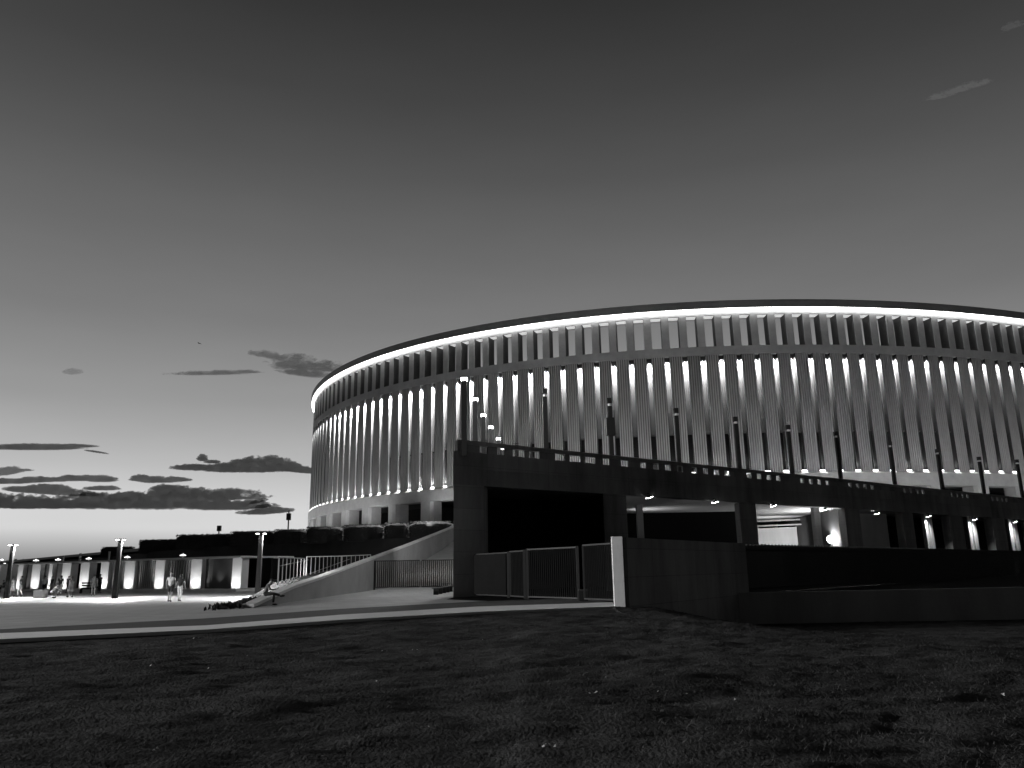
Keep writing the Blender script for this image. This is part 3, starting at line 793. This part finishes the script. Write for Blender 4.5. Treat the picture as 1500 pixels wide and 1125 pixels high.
m = MB(); m.prism([(12.35,44.55),(60,45.75),(60,46.2),(12.35,45.0)], -2.6, [.14,.30,.30,.14]); m.build('wall', M['lowc'], lw)
q = atY(1405,890,45.3); m = MB(); m.box(q.x-.22,q.x+.22,45.15,45.28,q.z-.35,q.z+.35); m.build('access_plate', M['conc'], lw)
f0, f1 = Vector((13.3,46.3,0)), Vector((78,113.8,0)); df = (f1-f0); Lf = df.length; df.normalize()
fc = empty('picket_fence', f0, 'tall dark picket fence behind the low wall, before the lit bays', 'fence')
m = MB()
nb = int(Lf/.125)
for k in range(nb+1):
    c = f0+df*(k*.125); h = 2.80+.05*math.sin(k*1.7)
    m.bar(c+Vector((0,0,.06)), c+Vector((0,0,h)), .10, .03, up=(df.x,df.y,0))
    m.add([c+df*-.0375+Vector((0,0,h)),c+df*.0375+Vector((0,0,h)),c+Vector((0,0,h+.09))],[(0,1,2)])
me = m.mesh('pickets'); o = link('pickets', bpy.data.meshes.new('tmp'), None, fc)
bpy.data.objects.remove(o)
m.build('pickets', M['metal'], fc)
m = MB(); m.bar(f0+Vector((0,0,.3)),f1+Vector((0,0,.3)),.05,.08); m.bar(f0+Vector((0,0,2.5)),f1+Vector((0,0,2.5)),.05,.08); m.build('rails', M['metal'], fc)
for k in range(0,40):
    c = f0+df*(k*5.0)
    if k*5.0 > Lf: break
    m = MB(); m.box(c.x-.05,c.x+.05,c.y+.03,c.y+.13,0,2.75); m.build('fence_post', M['metal'], fc)

# ------------------------------------------------------------------ pavilion
pa = [Vector((-25.7,75.2,0)),Vector((-44.0,86.2,0)),Vector((-60.0,95.8,0)),Vector((-78,113,0)),Vector((-95,140,0))]
def ppt(s, d=0.0):
    """s metres along the front from the right end, d metres behind it"""
    for a, b in zip(pa, pa[1:]):
        L = (b-a).length
        if s <= L or b is pa[-1]:
            u = (b-a).normalized(); n = Vector((u.y,-u.x,0)); n = n if n.y > 0 else -n
            return a+u*s+n*d, u, n
        s -= L
TOT = sum((b-a).length for a,b in zip(pa,pa[1:]))
pv = empty('pavilion', pa[0], 'low pale kiosk building with lit pilasters along the plaza', 'pavilion')
def pstrip(mb, s0, s1, d0, d1, z0, z1, step=4.0):
    n = max(1,int(math.ceil((s1-s0)/step)))
    for k in range(n):
        a0,_,_ = ppt(s0+(s1-s0)*k/n,d0); a1,_,_ = ppt(s0+(s1-s0)*(k+1)/n,d0); b0,_,_ = ppt(s0+(s1-s0)*k/n,d1); b1,_,_ = ppt(s0+(s1-s0)*(k+1)/n,d1)
        mb.prism([a0,a1,b1,b0], z0, z1)
m = MB(); pstrip(m,-.4,TOT,-.7,6,3.07,3.24,6); m.build('roof', M['pav'], pv)
m = MB(); pstrip(m,-1.2,TOT,-1.6,6,0,.22,6); m.build('plinth', M['pav'], pv)
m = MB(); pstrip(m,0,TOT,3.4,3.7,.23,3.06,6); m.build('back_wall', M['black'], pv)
colsp = [(.15,1.45),(5.9,7.5),(11.7,13.2),(16.7,18.4),(21.3,22.8),(24.9,26.6),(28.5,30.2),(32.2,32.9),(34.7,36.5),(38.5,39.6),(42.5,43.5),(47,48),(52,53),(58,59)]
for a,b in colsp:
    m = MB(); pstrip(m,a,b,0,.85,.225,3.065); m.build('pilaster', M['pav'], pv)
    p,u,n = ppt((a+b)/2,-1.3)
    light('pilaster_uplight', 'SPOT', (p.x,p.y,.30), 210, (p.x+n.x*1.3,p.y+n.y*1.3,1.2), .08, 95, .7)
m = MB(); pstrip(m,1.45,5.9,.5,.7,.23,3.06); m.build('closed_panel', M['pavdark'], pv)
p,u,n = ppt(3.7,-.35); light('panel_uplight','SPOT',(p.x,p.y,.28),60,(p.x+n.x*.6,p.y+n.y*.6,1.6),.06,70,1)
rnd = random.Random(2)
for a,b in ((7.5,11.7),(13.2,16.7),(18.4,21.3)):
    m = MB(); n_ = 11
    for k in range(n_):
        s = a+.15+(b-a-.3)*k/(n_-1)
        pstrip(m,s-.05,s+.05,.35,.50,.23,3.06)
    m.build('slat_screen', M['slat'], pv)
for a,b in ((30.2,32.2),(32.9,34.7),(36.5,38.5)):
    m = MB(); pstrip(m,a,b,.5,.7,.23,3.06); m.build('closed_panel', M['pavdark'], pv)
# lit fittings in the soffit toward the far end
p,u,n = ppt(50,1.5); light('counter_light','POINT',(p.x,p.y,2.6),260,None,.2)
p,u,n = ppt(60,1.5); light('counter_light','POINT',(p.x,p.y,2.6),400,None,.2)
# small twin floodlights standing on the roof
for px, py, lab in ((267,814,'roof lamp of the pavilion nearest its right end'),(186,817.5,'roof lamp of the pavilion just right of the tall lamp post'),(130,820.5,'roof lamp of the pavilion between the two tall lamp posts, right one'),(84,822.5,'roof lamp of the pavilion between the two tall lamp posts, left one'),(52,824.5,'roof lamp of the pavilion just right of the leftmost lamp post')):
    best = min((abs(ppt(k*.25,1.5)[0].x/ppt(k*.25,1.5)[0].y-ray(px,py).x/ray(px,py).y), k*.25) for k in range(0,240))
    p,u,n = ppt(best[1],1.5); z = atY(px,py,p.y).z
    t = empty('roof_lamp', (p.x,p.y,3.24), lab, 'lamp', 'small lamps on the pavilion roof')
    m = MB(); m.tube((p.x,p.y,3.24),(p.x,p.y,max(z,3.5)+.3),.045,.035,8); m.build('stem', M['conc2'], t)
    z = max(z,3.5)
    m = MB(); m.box(p.x-.27,p.x-.05,p.y-.1,p.y+.1,z,z+.07); m.box(p.x+.05,p.x+.27,p.y-.1,p.y+.1,z,z+.07); m.bar((p.x-.1,p.y,z+.14),(p.x+.1,p.y,z+.14),.05); m.build('lamp_head', E_FAR, t)
# grey posts behind the roof
for px, pyt, lab in ((118,811,'thick grey post behind the pavilion roof, right of centre'),(93,815,'faint grey post behind the pavilion roof, left one'),(160.5,808.5,'thin pale tapered post behind the pavilion roof')):
    Y = 112 if px != 160.5 else 100; tp = atY(px,pyt,Y)
    t = empty('flag_post', (tp.x,tp.y,0), lab, 'post', 'posts behind the pavilion')
    m = MB(); m.tube((tp.x,tp.y,0),(tp.x,tp.y,tp.z),.10 if px == 160.5 else .17,.12 if px == 160.5 else .17,8); m.build('shaft', M['conc2'], t)
    m = MB(); m.tube((tp.x,tp.y,tp.z),(tp.x,tp.y,tp.z+.05),.16,.14,8); m.build('cap', M['conc'], t)

# plaza lamp posts
def plaza_lamp(b, top, lab):
    t = empty('lamp_post', (b.x,b.y,0), lab, 'lamp post', 'tall lamp posts on the plaza')
    m = MB(); n = 8
    m.add([(-.17,-.12,0),(.17,-.12,0),(.17,.12,0),(-.17,.12,0),(-.13,-.09,top-.1),(.13,-.09,top-.1),(.13,.09,top-.1),(-.13,.09,top-.1)],[(0,3,2,1),(4,5,6,7),(0,1,5,4),(1,2,6,5),(2,3,7,6),(3,0,4,7)])
    m.build('post', M['postm'], t, raw=True)
    m = MB(); m.box(-.36,.36,-.09,.09,top-.02,top+.04); m.build('arm', M['metal'], t, raw=True)
    for s in (-1,1):
        m = MB(); m.box(s*.25-.09,s*.25+.09,-.07,.07,top-.05,top-.022); m.build('lens', E_FLOOD, t, raw=True)
        light('plaza_lamp_light','SPOT',(b.x+s*.27,b.y-.02,top-.09),4200,(b.x+s*.5,b.y-.1,0),.1,155,.8)
    return t
b = gnd(9,877); plaza_lamp(b, atY(20,798,b.y).z, 'lit lamp post at the left end of the plaza')
b = gnd(168,877); plaza_lamp(b, atY(175,790,b.y).z, 'lit lamp post standing before the pavilion slats')
b = atY(378,860,55); b.z = 0; plaza_lamp(b, atY(382,781,55).z, 'lit lamp post behind the seated person on the wall')

# tall area-lighting mast at the far left of the plaza
t = empty('light_mast', (-72,12,0), 'tall lighting mast on the plaza far to the left', 'light mast')
m = MB(); m.tube((-72,12,0),(-72,12,9.4),.22,.12,12); m.build('mast', M['postm'], t)
m = MB(); m.box(-72.7,-71.3,11.8,12.2,9.4,9.7); m.build('lamp_head', M['metal'], t)
light('mast_light','SPOT',(-71.6,12.1,9.2),235000,(0,27,0),.4,66,.5)
# concrete seat block and stall furniture
b = gnd(59,876)
t = empty('seat_block', b, 'rough concrete block used as a seat among people on the plaza', 'block')
m = MB(); m.box(b.x-.42,b.x+.38,b.y-.3,b.y+.35,.0,.62); me = m.mesh('block'); 
bm = bmesh.new(); bm.from_mesh(me); bmesh.ops.bevel(bm, geom=bm.edges[:], offset=.03, segments=2, affect='EDGES'); bm.to_mesh(me); bm.free()
for v in me.vertices: v.co -= b
link('block', me, M['pav'], t)
b = gnd(126,869)
t = empty('bench', b, 'dark slatted bench before the black pavilion doorway', 'bench')
m = MB()
for z in (.95,.7,.45): m.box(b.x-.62,b.x+.62,b.y+.18,b.y+.24,z-.09,z+.09)
m.build('backrest', M['wood'], t)
m = MB(); m.box(b.x-.62,b.x+.62,b.y-.25,b.y+.2,.42,.48); m.build('seat', M['wood'], t)
for s in (-.5,.5):
    m = MB(); m.box(b.x+s-.03,b.x+s+.03,b.y-.2,b.y+.18,0,.42); m.build('leg', M['metal'], t)
b = gnd(4,868)
t = empty('cafe_table', b, 'small dark table beside the leftmost lamp post', 'table')
m = MB(); m.box(b.x-.5,b.x+.5,b.y-.35,b.y+.35,.70,.75); m.build('tabletop', M['wood'], t)
for sx in (-.42,.42):
    for sy in (-.28,.28):
        m = MB(); m.box(b.x+sx-.025,b.x+sx+.025,b.y+sy-.025,b.y+sy+.025,0,.70); m.build('leg', M['metal'], t)
# ------------------------------------------------------------------ people
DG = None
def skin_mesh(name, verts, edges, radii, levels=1):
    me = bpy.data.meshes.new(name+'_cage'); me.from_pydata(verts, edges, []); me.update()
    ob = bpy.data.objects.new(name+'_cage', me); COL.objects.link(ob)
    md = ob.modifiers.new('s','SKIN'); md.use_smooth_shade = True
    if not me.skin_vertices: 
        bm = bmesh.new(); bm.from_mesh(me); bm.verts.layers.skin.verify(); bm.to_mesh(me); bm.free()
    for i, r_ in enumerate(radii):
        sv = me.skin_vertices[0].data[i]; sv.radius = r_ if isinstance(r_, tuple) else (r_,r_); sv.use_root = (i == 0)
    if levels: sd = ob.modifiers.new('d','SUBSURF'); sd.levels = levels; sd.render_levels = levels
    dg = bpy.context.evaluated_depsgraph_get(); dg.update()
    out_ = bpy.data.meshes.new_from_object(ob.evaluated_get(dg)); out_.name = name
    bpy.data.objects.remove(ob); bpy.data.meshes.remove(me)
    for p in out_.polygons: p.use_smooth = True
    return out_
class Sk:
    def __init__(s): s.v = []; s.e = []; s.r = []
    def add(s, p, r_, prev=None):
        s.v.append(tuple(p)); s.r.append(r_); i = len(s.v)-1
        if prev is not None: s.e.append((prev,i))
        return i
def person(loc, yaw, height, lab, J=None, top='c_white', bottom='c_dark', bottom_len='short', dress=False, hair='hair', cap=None, sleeves=True, female=False):
    """J overrides joints; the figure faces local +Y, feet at z = 0, for a height of 1.75"""
    j = dict(pelvis=(0,0,.95), spine=(0,0,1.14), chest=(0,.0,1.34), neck=(0,0,1.50), head=(0,.02,1.60), crown=(0,.01,1.70),
             shL=(-.18,0,1.42), shR=(.18,0,1.42), elL=(-.23,-.03,1.14), elR=(.23,-.03,1.14), wrL=(-.24,.05,.90), wrR=(.24,.05,.90),
             hiL=(-.09,0,.90), hiR=(.09,0,.90), knL=(-.10,.02,.50), knR=(.10,.02,.50), anL=(-.10,-.02,.09), anR=(.10,-.02,.09), toL=(-.12,.14,.035), toR=(.12,.14,.035))
    if J: j.update(J)
    if female:
        for k in ('shL','shR'): x,y,z = j[k]; j[k] = (x*.88,y,z)
    j = {k: Vector(v) for k, v in j.items()}
    s = height/1.75
    t = empty('person', loc, lab, 'person', 'people on the plaza', yaw)
    sk = Sk()
    a = sk.add(j['pelvis'],(.15,.105)); b = sk.add(j['spine'],(.125,.095),a); c = sk.add(j['chest'],(.155,.105),b)
    n = sk.add(j['neck'],.055,c); h = sk.add(j['head'],(.078,.092),n); sk.add(j['crown'],(.068,.082),h)
    fwd = (j['head']-j['neck']); f = Vector((0,1,0))
    if 'face' in j: f = j['face'].normalized()
    sk.add(j['head']+f*.115+Vector((0,0,-.005)), .017, h)                     # nose
    side = Vector((f.y,-f.x,0)).normalized()
    for q in (-1,1): sk.add(j['head']+side*q*.092, .018, h)                   # ears
    for S, q in (('L',-1),('R',1)):
        sh = sk.add(j['sh'+S],.058,c); el = sk.add(j['el'+S],.043,sh); wr = sk.add(j['wr'+S],.029,el)
        d = (j['wr'+S]-j['el'+S]).normalized(); pm = sk.add(j['wr'+S]+d*.075,(.036,.024),wr)
        pp = j['wr'+S]+d*.075; sd = d.cross(Vector((0,1,0)) if abs(d.y) < .8 else Vector((0,0,1))).normalized()
        cu = sd.cross(d).normalized()
        for kf, ln_ in zip((-1.5,-.5,.5,1.5),(.062,.078,.082,.07)):
            p1 = pp+sd*kf*.019+d*.045; f1 = sk.add(p1,.010,pm); f2 = sk.add(p1+d*ln_*.5+cu*.012,.009,f1); sk.add(p1+d*ln_*.85+cu*.035,.008,f2)
        th = sk.add(j['wr'+S]+d*.045+sd*.045+cu*.02,.011,pm); sk.add(j['wr'+S]+d*.085+sd*.06+cu*.035,.009,th)
        hi = sk.add(j['hi'+S],.088,a); kn = sk.add(j['kn'+S],.056,hi); an = sk.add(j['an'+S],.038,kn); sk.add(j['to'+S],(.042,.03),an)
    def fin(k, nm, mat):
        me = skin_mesh(nm, [Vector(v)*s for v in k.v], k.e, [tuple(x*s for x in r_) if isinstance(r_,tuple) else r_*s for r_ in k.r])
        return link(nm, me, mat, t)
    fin(sk,'body',M['skin'])
    # shirt
    k = Sk(); a = k.add(j['pelvis'].lerp(j['spine'],-.35),(.178,.135)); a = k.add(j['pelvis'].lerp(j['spine'],.35),(.165,.125),a); b = k.add(j['spine'],(.148,.118),a); c = k.add(j['chest'],(.172,.125),b); k.add(j['chest'].lerp(j['neck'],.55),.085,c)
    for S in 'LR':
        sh = k.add(j['sh'+S],.072,c); el = j['sh'+S].lerp(j['el'+S], .6 if sleeves else .25); k.add(el,.066,sh)
    fin(k,'shirt' if not dress else 'dress_top',M[top])
    k = Sk(); a = k.add(j['pelvis'],(.165,.122)); k.add(j['pelvis'].lerp(j['spine'],.8),(.145,.11),a)
    for S in 'LR':
        hi = k.add(j['hi'+S],.105,a)
        if bottom_len == 'short': k.add(j['hi'+S].lerp(j['kn'+S],.85),.088,hi)
        else: kn = k.add(j['kn'+S],.075,hi); k.add(j['kn'+S].lerp(j['an'+S],.92),.062,kn)
    if dress:
        m = MB(); pz = j['spine']; n_ = 16; rings = [(pz.z,.15),(j['pelvis'].z,.19),(j['pelvis'].z-.25,.23),(j['pelvis'].z-.45,.27)]
        vs = []
        for z,r_ in rings:
            for q in range(n_):
                an_ = 2*math.pi*q/n_; rr = r_*(1+.05*math.sin(an_*5)); vs.append(Vector((pz.x+rr*math.cos(an_),pz.y+rr*.8*math.sin(an_),z))*s)
        fs = [(r0*n_+q,r0*n_+(q+1)%n_,(r0+1)*n_+(q+1)%n_,(r0+1)*n_+q) for r0 in range(3) for q in range(n_)]
        m.add(vs,fs); m.build('skirt',M[bottom],t,True,raw=True)
    else: fin(k,'trousers' if bottom_len != 'short' else 'shorts',M[bottom])
    # hair / cap
    hc = j['head']; up = (j['crown']-j['neck']).normalized()
    m = MB(); m.ball((hc+up*.075-f*.028)*s,.098*s,.105*s,.085*s,12,8)
    if female: m.ball((hc-up*.02-f*.07)*s,.085*s,.06*s,.15*s,10,8)
    m.build('hair' if not cap else 'cap',M[hair] if not cap else M[cap],t,True,raw=True)
    if cap:
        m = MB(); c0 = (hc+up*.075+f*.15)*s; m.ball(c0,(.05+abs(f.x)*.06)*s,(.05+abs(f.y)*.06)*s,.014*s,10,6); m.build('visor',M['c_white'],t,True,raw=True)
    for S in 'LR':
        m = MB(); d = (j['to'+S]-j['an'+S]); c0 = j['an'+S].lerp(j['to'+S],.55)-Vector((0,0,.012))
        yw = math.atan2(d.y,d.x)
        mm = MB(); mm.ball((0,0,0),.135*s,.055*s,.05*s,12,8)
        pit = -math.atan2(d.z+.055,math.hypot(d.x,d.y))*.9
        Rm = Matrix.Rotation(yw,4,'Z') @ Matrix.Rotation(pit,4,'Y'); m.add([(Rm@Vector(v))+c0*s for v in mm.v],mm.f)
        m.build('shoe',M['shoe'],t,True,raw=True)
    return t
walk = dict(knL=(-.10,.12,.51), anL=(-.10,.10,.10), toL=(-.11,.26,.05), knR=(.10,.0,.50), anR=(.10,-.20,.12), toR=(.11,-.06,.035), elL=(-.24,-.10,1.14), wrL=(-.23,-.02,.91), elR=(.24,.03,1.14), wrR=(.23,.18,.95))
sit = dict(pelvis=(0,0,.52), spine=(0,.03,.72), chest=(0,.08,.92), neck=(0,.12,1.08), head=(0,.17,1.18), crown=(0,.17,1.28), shL=(-.18,.08,1.0), shR=(.18,.08,1.0), elL=(-.22,.14,.74), elR=(.22,.14,.74),
           wrL=(-.10,.36,.72), wrR=(.10,.36,.72), hiL=(-.09,.03,.50), hiR=(.09,.03,.50), knL=(-.11,.45,.50), knR=(.11,.45,.50), anL=(-.11,.44,.09), anR=(.11,.44,.09), toL=(-.12,.60,.035), toR=(.12,.60,.035))
crouch = dict(pelvis=(0,-.05,.42), spine=(0,.05,.58), chest=(0,.2,.74), neck=(0,.3,.87), head=(0,.36,.96), crown=(0,.37,1.06), shL=(-.18,.2,.82), shR=(.18,.2,.82), elL=(-.26,.36,.62), elR=(.26,.36,.62),
              wrL=(-.14,.52,.50), wrR=(.14,.52,.50), hiL=(-.1,-.03,.41), hiR=(.1,-.03,.41), knL=(-.17,.34,.52), knR=(.17,.34,.50), anL=(-.15,.05,.09), anR=(.15,.08,.09), toL=(-.18,.2,.035), toR=(.18,.22,.035))
def foot(px, py): p = gnd(px,py); return (p.x,p.y,0)
away = R(10)
person(foot(248,881.5),R(8),1.72,'person in pale shirt and dark shorts, left one of the couple walking away',walk,'c_white','c_dark','short',hair='hairl')
person(foot(262.5,880.5),R(4),1.63,'person with dark top, pale trousers and tied hair, right one of the walking couple',
       {**walk,'elR':(.28,-.02,1.16),'wrR':(.30,.04,.92),'elL':(-.26,.06,1.15),'wrL':(-.34,.12,.98)},'c_dark','c_white','long',female=True)
person(foot(136,872.5),R(20),1.72,'person in loose grey shirt beside the dark bench, back to us',None,'c_grey','c_grey','short')
person(foot(144.5,869),R(-20),1.76,'person dressed all in black before the slat screen',None,'c_dark','c_dark','long')
person(foot(102.5,875),R(60),1.6,'person in a pale knee-length dress walking past the black doorway',walk,'c_grey','c_grey',dress=True,female=True)
person(foot(98.5,868),R(170),1.66,'pale-haired person in dark clothes standing in the black doorway',None,'c_dark','c_dark','long',hair='hairl')
person(foot(63.5,871),R(10),1.70,'person in pale shirt and black shorts standing behind the concrete block',{**walk},'c_white','c_dark','short')
person(foot(74,871),R(150),1.66,'fair-haired person in a dark top standing behind the crouching one',None,'c_dark','c_grey','long',hair='hairl',female=True)
person(foot(86.5,872),R(190),1.68,'dark-haired person in black top and pale trousers beside the crouching one',None,'c_dark','c_white','long')
person(foot(76,876),R(-70),1.72,'person in white crouching on the bright plaza',crouch,'c_white','c_grey','short')
person(foot(17,874),R(80),1.66,'person in a white dress just right of the leftmost lamp post',walk,'c_white','c_white',dress=True,female=True)
person(foot(28.5,874),R(100),1.70,'person in dark top and white trousers striding near the leftmost lamp post',walk,'c_dark','c_white','long')
p = gnd(5.5,866)
person((p.x,p.y,0),R(150),1.72,'person in black seated at the small table by the picture edge',sit,'c_dark','c_dark','long')
# the person on the sloping wall, turned towards the right, looking down at a phone
zs = zt_wall(41.2)
ps = {k:(v[0],v[1],v[2]) for k,v in sit.items()}
ps.update(pelvis=(0,0,.60), spine=(0,.05,.78), chest=(0,.15,.96), neck=(0,.23,1.10), head=(0,.30,1.19), crown=(0,.31,1.29), shL=(-.18,.15,1.03), shR=(.18,.15,1.03), elL=(-.21,.24,.78), elR=(.21,.24,.78), wrL=(-.07,.46,.80), wrR=(.07,.46,.80),
          hiL=(-.09,.03,.58), hiR=(.09,.03,.58), knL=(-.11,.45,.58), anL=(-.11,.42,.10), toL=(-.12,.58,.04), knR=(.14,.44,.60), anR=(-.02,.78,.50), toR=(-.03,.93,.46))
person((SX-.10,40.7,0),R(-78),1.74,'person in a cap sitting on the sloping wall with one leg crossed',ps,'c_mid','c_dark','long',cap='c_dark')
pp = Matrix.Rotation(R(-78),3,'Z') @ Vector((0,.58,.86))
t = empty('phone', Vector((SX-.10,40.7,0))+pp, 'glowing phone in the hands of the seated person', 'phone')
m = MB(); m.box(-.04,.04,-.008,.008,-.02,.13); m.build('case', M['metal'], t, raw=True)
m = MB(); m.box(-.036,.036,-.012,-.0085,-.012,.122); m.build('screen', emit('phone_screen',1.2), t, raw=True)
t.rotation_euler = (R(35),0,R(-78))

# ------------------------------------------------------------------ bird
p = atY(292,503,110)
m = MB()
m.add([(-.5,0,.02),(-.30,.10,.06),(-.08,.14,.03),(.08,.14,.03),(.30,.10,.06),(.5,0,.02),(.30,-.05,.06),(.09,-.10,.03),(.05,-.32,0),(-.05,-.32,0),(-.09,-.10,.03),(-.30,-.05,.06),
       (0,.26,.0),(0,.05,-.07),(0,-.12,-.05),(0,.05,.08)],
      [(0,1,11),(1,2,10,11),(5,6,4),(4,6,7,3),(2,12,15),(12,3,15),(2,13,12),(12,13,3),(2,15,10),(3,7,15),(10,15,7),(10,7,8,9),(2,10,14,13),(3,13,14,7),(14,10,9),(14,9,8),(14,8,7)])
bd = m.build('bird', M['bird']); bd.location = p; bd.rotation_euler = (R(10),R(6),R(70))
tag(bd, 'small dark bird gliding above the clouds left of the stadium', 'bird')

# ------------------------------------------------------------------ clouds (closed lens-shaped bodies of thin vapour, far away)
def cloud(name_lab, lobes, Y, thick, dens, alb, res=.8, amp=.55, nsc=(.035,.08), seed=0, pw=.6):
    x0 = min(l[0]-l[2] for l in lobes)-14; x1 = max(l[0]+l[2] for l in lobes)+14
    y0 = min(l[1]-l[3] for l in lobes)-12; y1 = max(l[1]+l[3] for l in lobes)+12
    nx = int((x1-x0)/res); ny = int((y1-y0)/(res*.8))
    T = {}
    for jy in range(ny+1):
        y = y0+(y1-y0)*jy/ny
        for ix in range(nx+1):
            x = x0+(x1-x0)*ix/nx
            v = -1; topside = True
            for l in lobes:
                sl = l[4] if len(l) > 4 else 0
                yy = y-l[1]-sl*(x-l[0]); q = ((x-l[0])/l[2])**2
                ry = l[3]*(1.0 if yy < 0 else .5)
                vv = 1-q-(yy/ry)**2
                if vv > v: v = vv; topside = yy < 0
            n1 = mnoise.fractal(Vector((x*nsc[0], y*nsc[1], seed)), .8, 2.1, 5)
            n2 = mnoise.fractal(Vector((x*nsc[0]*4.5, y*nsc[1]*3.2, seed+3)), .7, 2.1, 4)
            q_ = 1.0 if topside else .5
            f = v + q_*(amp*n1 + .36*amp*n2) - .04
            T[ix,jy] = f
    pxm = Y/CF
    idx = {}; vs = []; fs = []
    def vid(ix, jy, sd):
        k = (ix,jy,sd)
        if k in idx: return idx[k]
        x = x0+(x1-x0)*ix/nx; y = y0+(y1-y0)*jy/ny
        f = T[ix,jy]; h = thick*pxm*max(0,min(1.0,f*(2.2 if pw < .8 else 1.3)))**pw*(1+.15*mnoise.noise(Vector((x*.09,y*.14,seed+9))))
        if f <= 0: h = 0; k = (ix,jy,0)
        if k in idx: return idx[k]
        vs.append(atY(x,y,Y+sd*h)); idx[k] = len(vs)-1
        return idx[k]
    for jy in range(ny):
        for ix in range(nx):
            if max(T[ix,jy],T[ix+1,jy],T[ix,jy+1],T[ix+1,jy+1]) <= 0: continue
            for sd in (-1,1):
                q = [vid(ix,jy,sd),vid(ix+1,jy,sd),vid(ix+1,jy+1,sd),vid(ix,jy+1,sd)]
                if sd < 0: q = q[::-1]
                if len(set(q)) >= 3: fs.append(tuple(dict.fromkeys(q)))
    if not fs: return
    c = sum(vs, Vector())/len(vs)
    me = bpy.data.meshes.new('cloud'); me.from_pydata([v-c for v in vs], [], fs); me.update()
    o = link('cloud', me, vol('cloud_vapour', dens/(2*thick*pxm), alb)); o.location = c
    tag(o, name_lab, 'cloud', 'dusk clouds')
D1 = 5000
cloud('long dark flat cloud bank lowest above the pavilion', [(60,740,190,11),(200,737,140,19),(290,728,105,14),(250,722,45,14),(330,742,75,12),(390,750,42,7,-.05),(-60,736,150,16)], D1, 26, 2.4, .45, seed=1)
cloud('thin cloud just above the long bank, at left', [(75,721,75,8,.06),(70,716,35,8),(150,716,30,5)], D1*1.02, 12, 1.9, .45, seed=2)
cloud('dark puffy cloud touching the stadium left edge', [(360,687,90,11),(385,682,55,14),(300,686,55,7),(440,690,40,6,.08),(297,672,9,8),(310,677,14,4)], D1, 20, 2.2, .45, seed=3)
cloud('small elongated cloud, right one of a pair over the bank', [(234,704,40,7),(205,702,18,7),(262,703,22,5)], D1*1.05, 12, 1.9, .45, seed=4)
cloud('ragged cloud row at left, over the bank', [(60,704,75,6,-.03),(125,702,55,6),(10,706,40,6),(148,703,30,7)], D1*1.03, 12, 1.8, .45, seed=5)
cloud('ragged cloud scrap at the left picture edge', [(5,692,32,9,-.1),(30,689,20,3)], D1, 10, 1.4, .45, seed=6)
cloud('smooth dark sliver of cloud high at the left edge', [(50,656,85,7),(105,654,40,4),(140,662,20,2,.15)], D1*1.2, 14, 1.7, .45, amp=.3, seed=7)
cloud('soft grey cloud puff nearest the stadium roof', [(430,535,42,17,.05),(395,522,34,8,.15),(470,540,34,12),(450,548,40,10,.1)], D1*1.4, 26, 1.1, .4, amp=.8, seed=8, pw=1.0)
cloud('thin grey streak left of the roof cloud', [(315,547,68,5.5,-.02),(360,545,30,4)], D1*1.4, 10, 1.0, .4, amp=.5, seed=9, pw=.9)
cloud('tiny faint cloud smudge in the left sky', [(106,546,16,6)], D1*1.4, 8, .35, .4, amp=.9, seed=10, pw=1.5)
cloud('small cloud shred right of the long bank', [(385,742,13,4,-.1),(378,735,14,4,-.2)], D1*1.01, 8, 1.5, .45, seed=12)
cloud('pale wisp of cloud high in the right sky', [(1405,132,58,9,-.27),(1375,142,32,8,-.2)], D1*1.8, 24, .28, 1.0, amp=.6, seed=11, pw=2.4)
cloud('pale cloud wisp in the upper right corner', [(1488,38,26,10,-.4)], D1*1.8, 18, .14, 1.0, amp=.9, seed=13, pw=2.4)
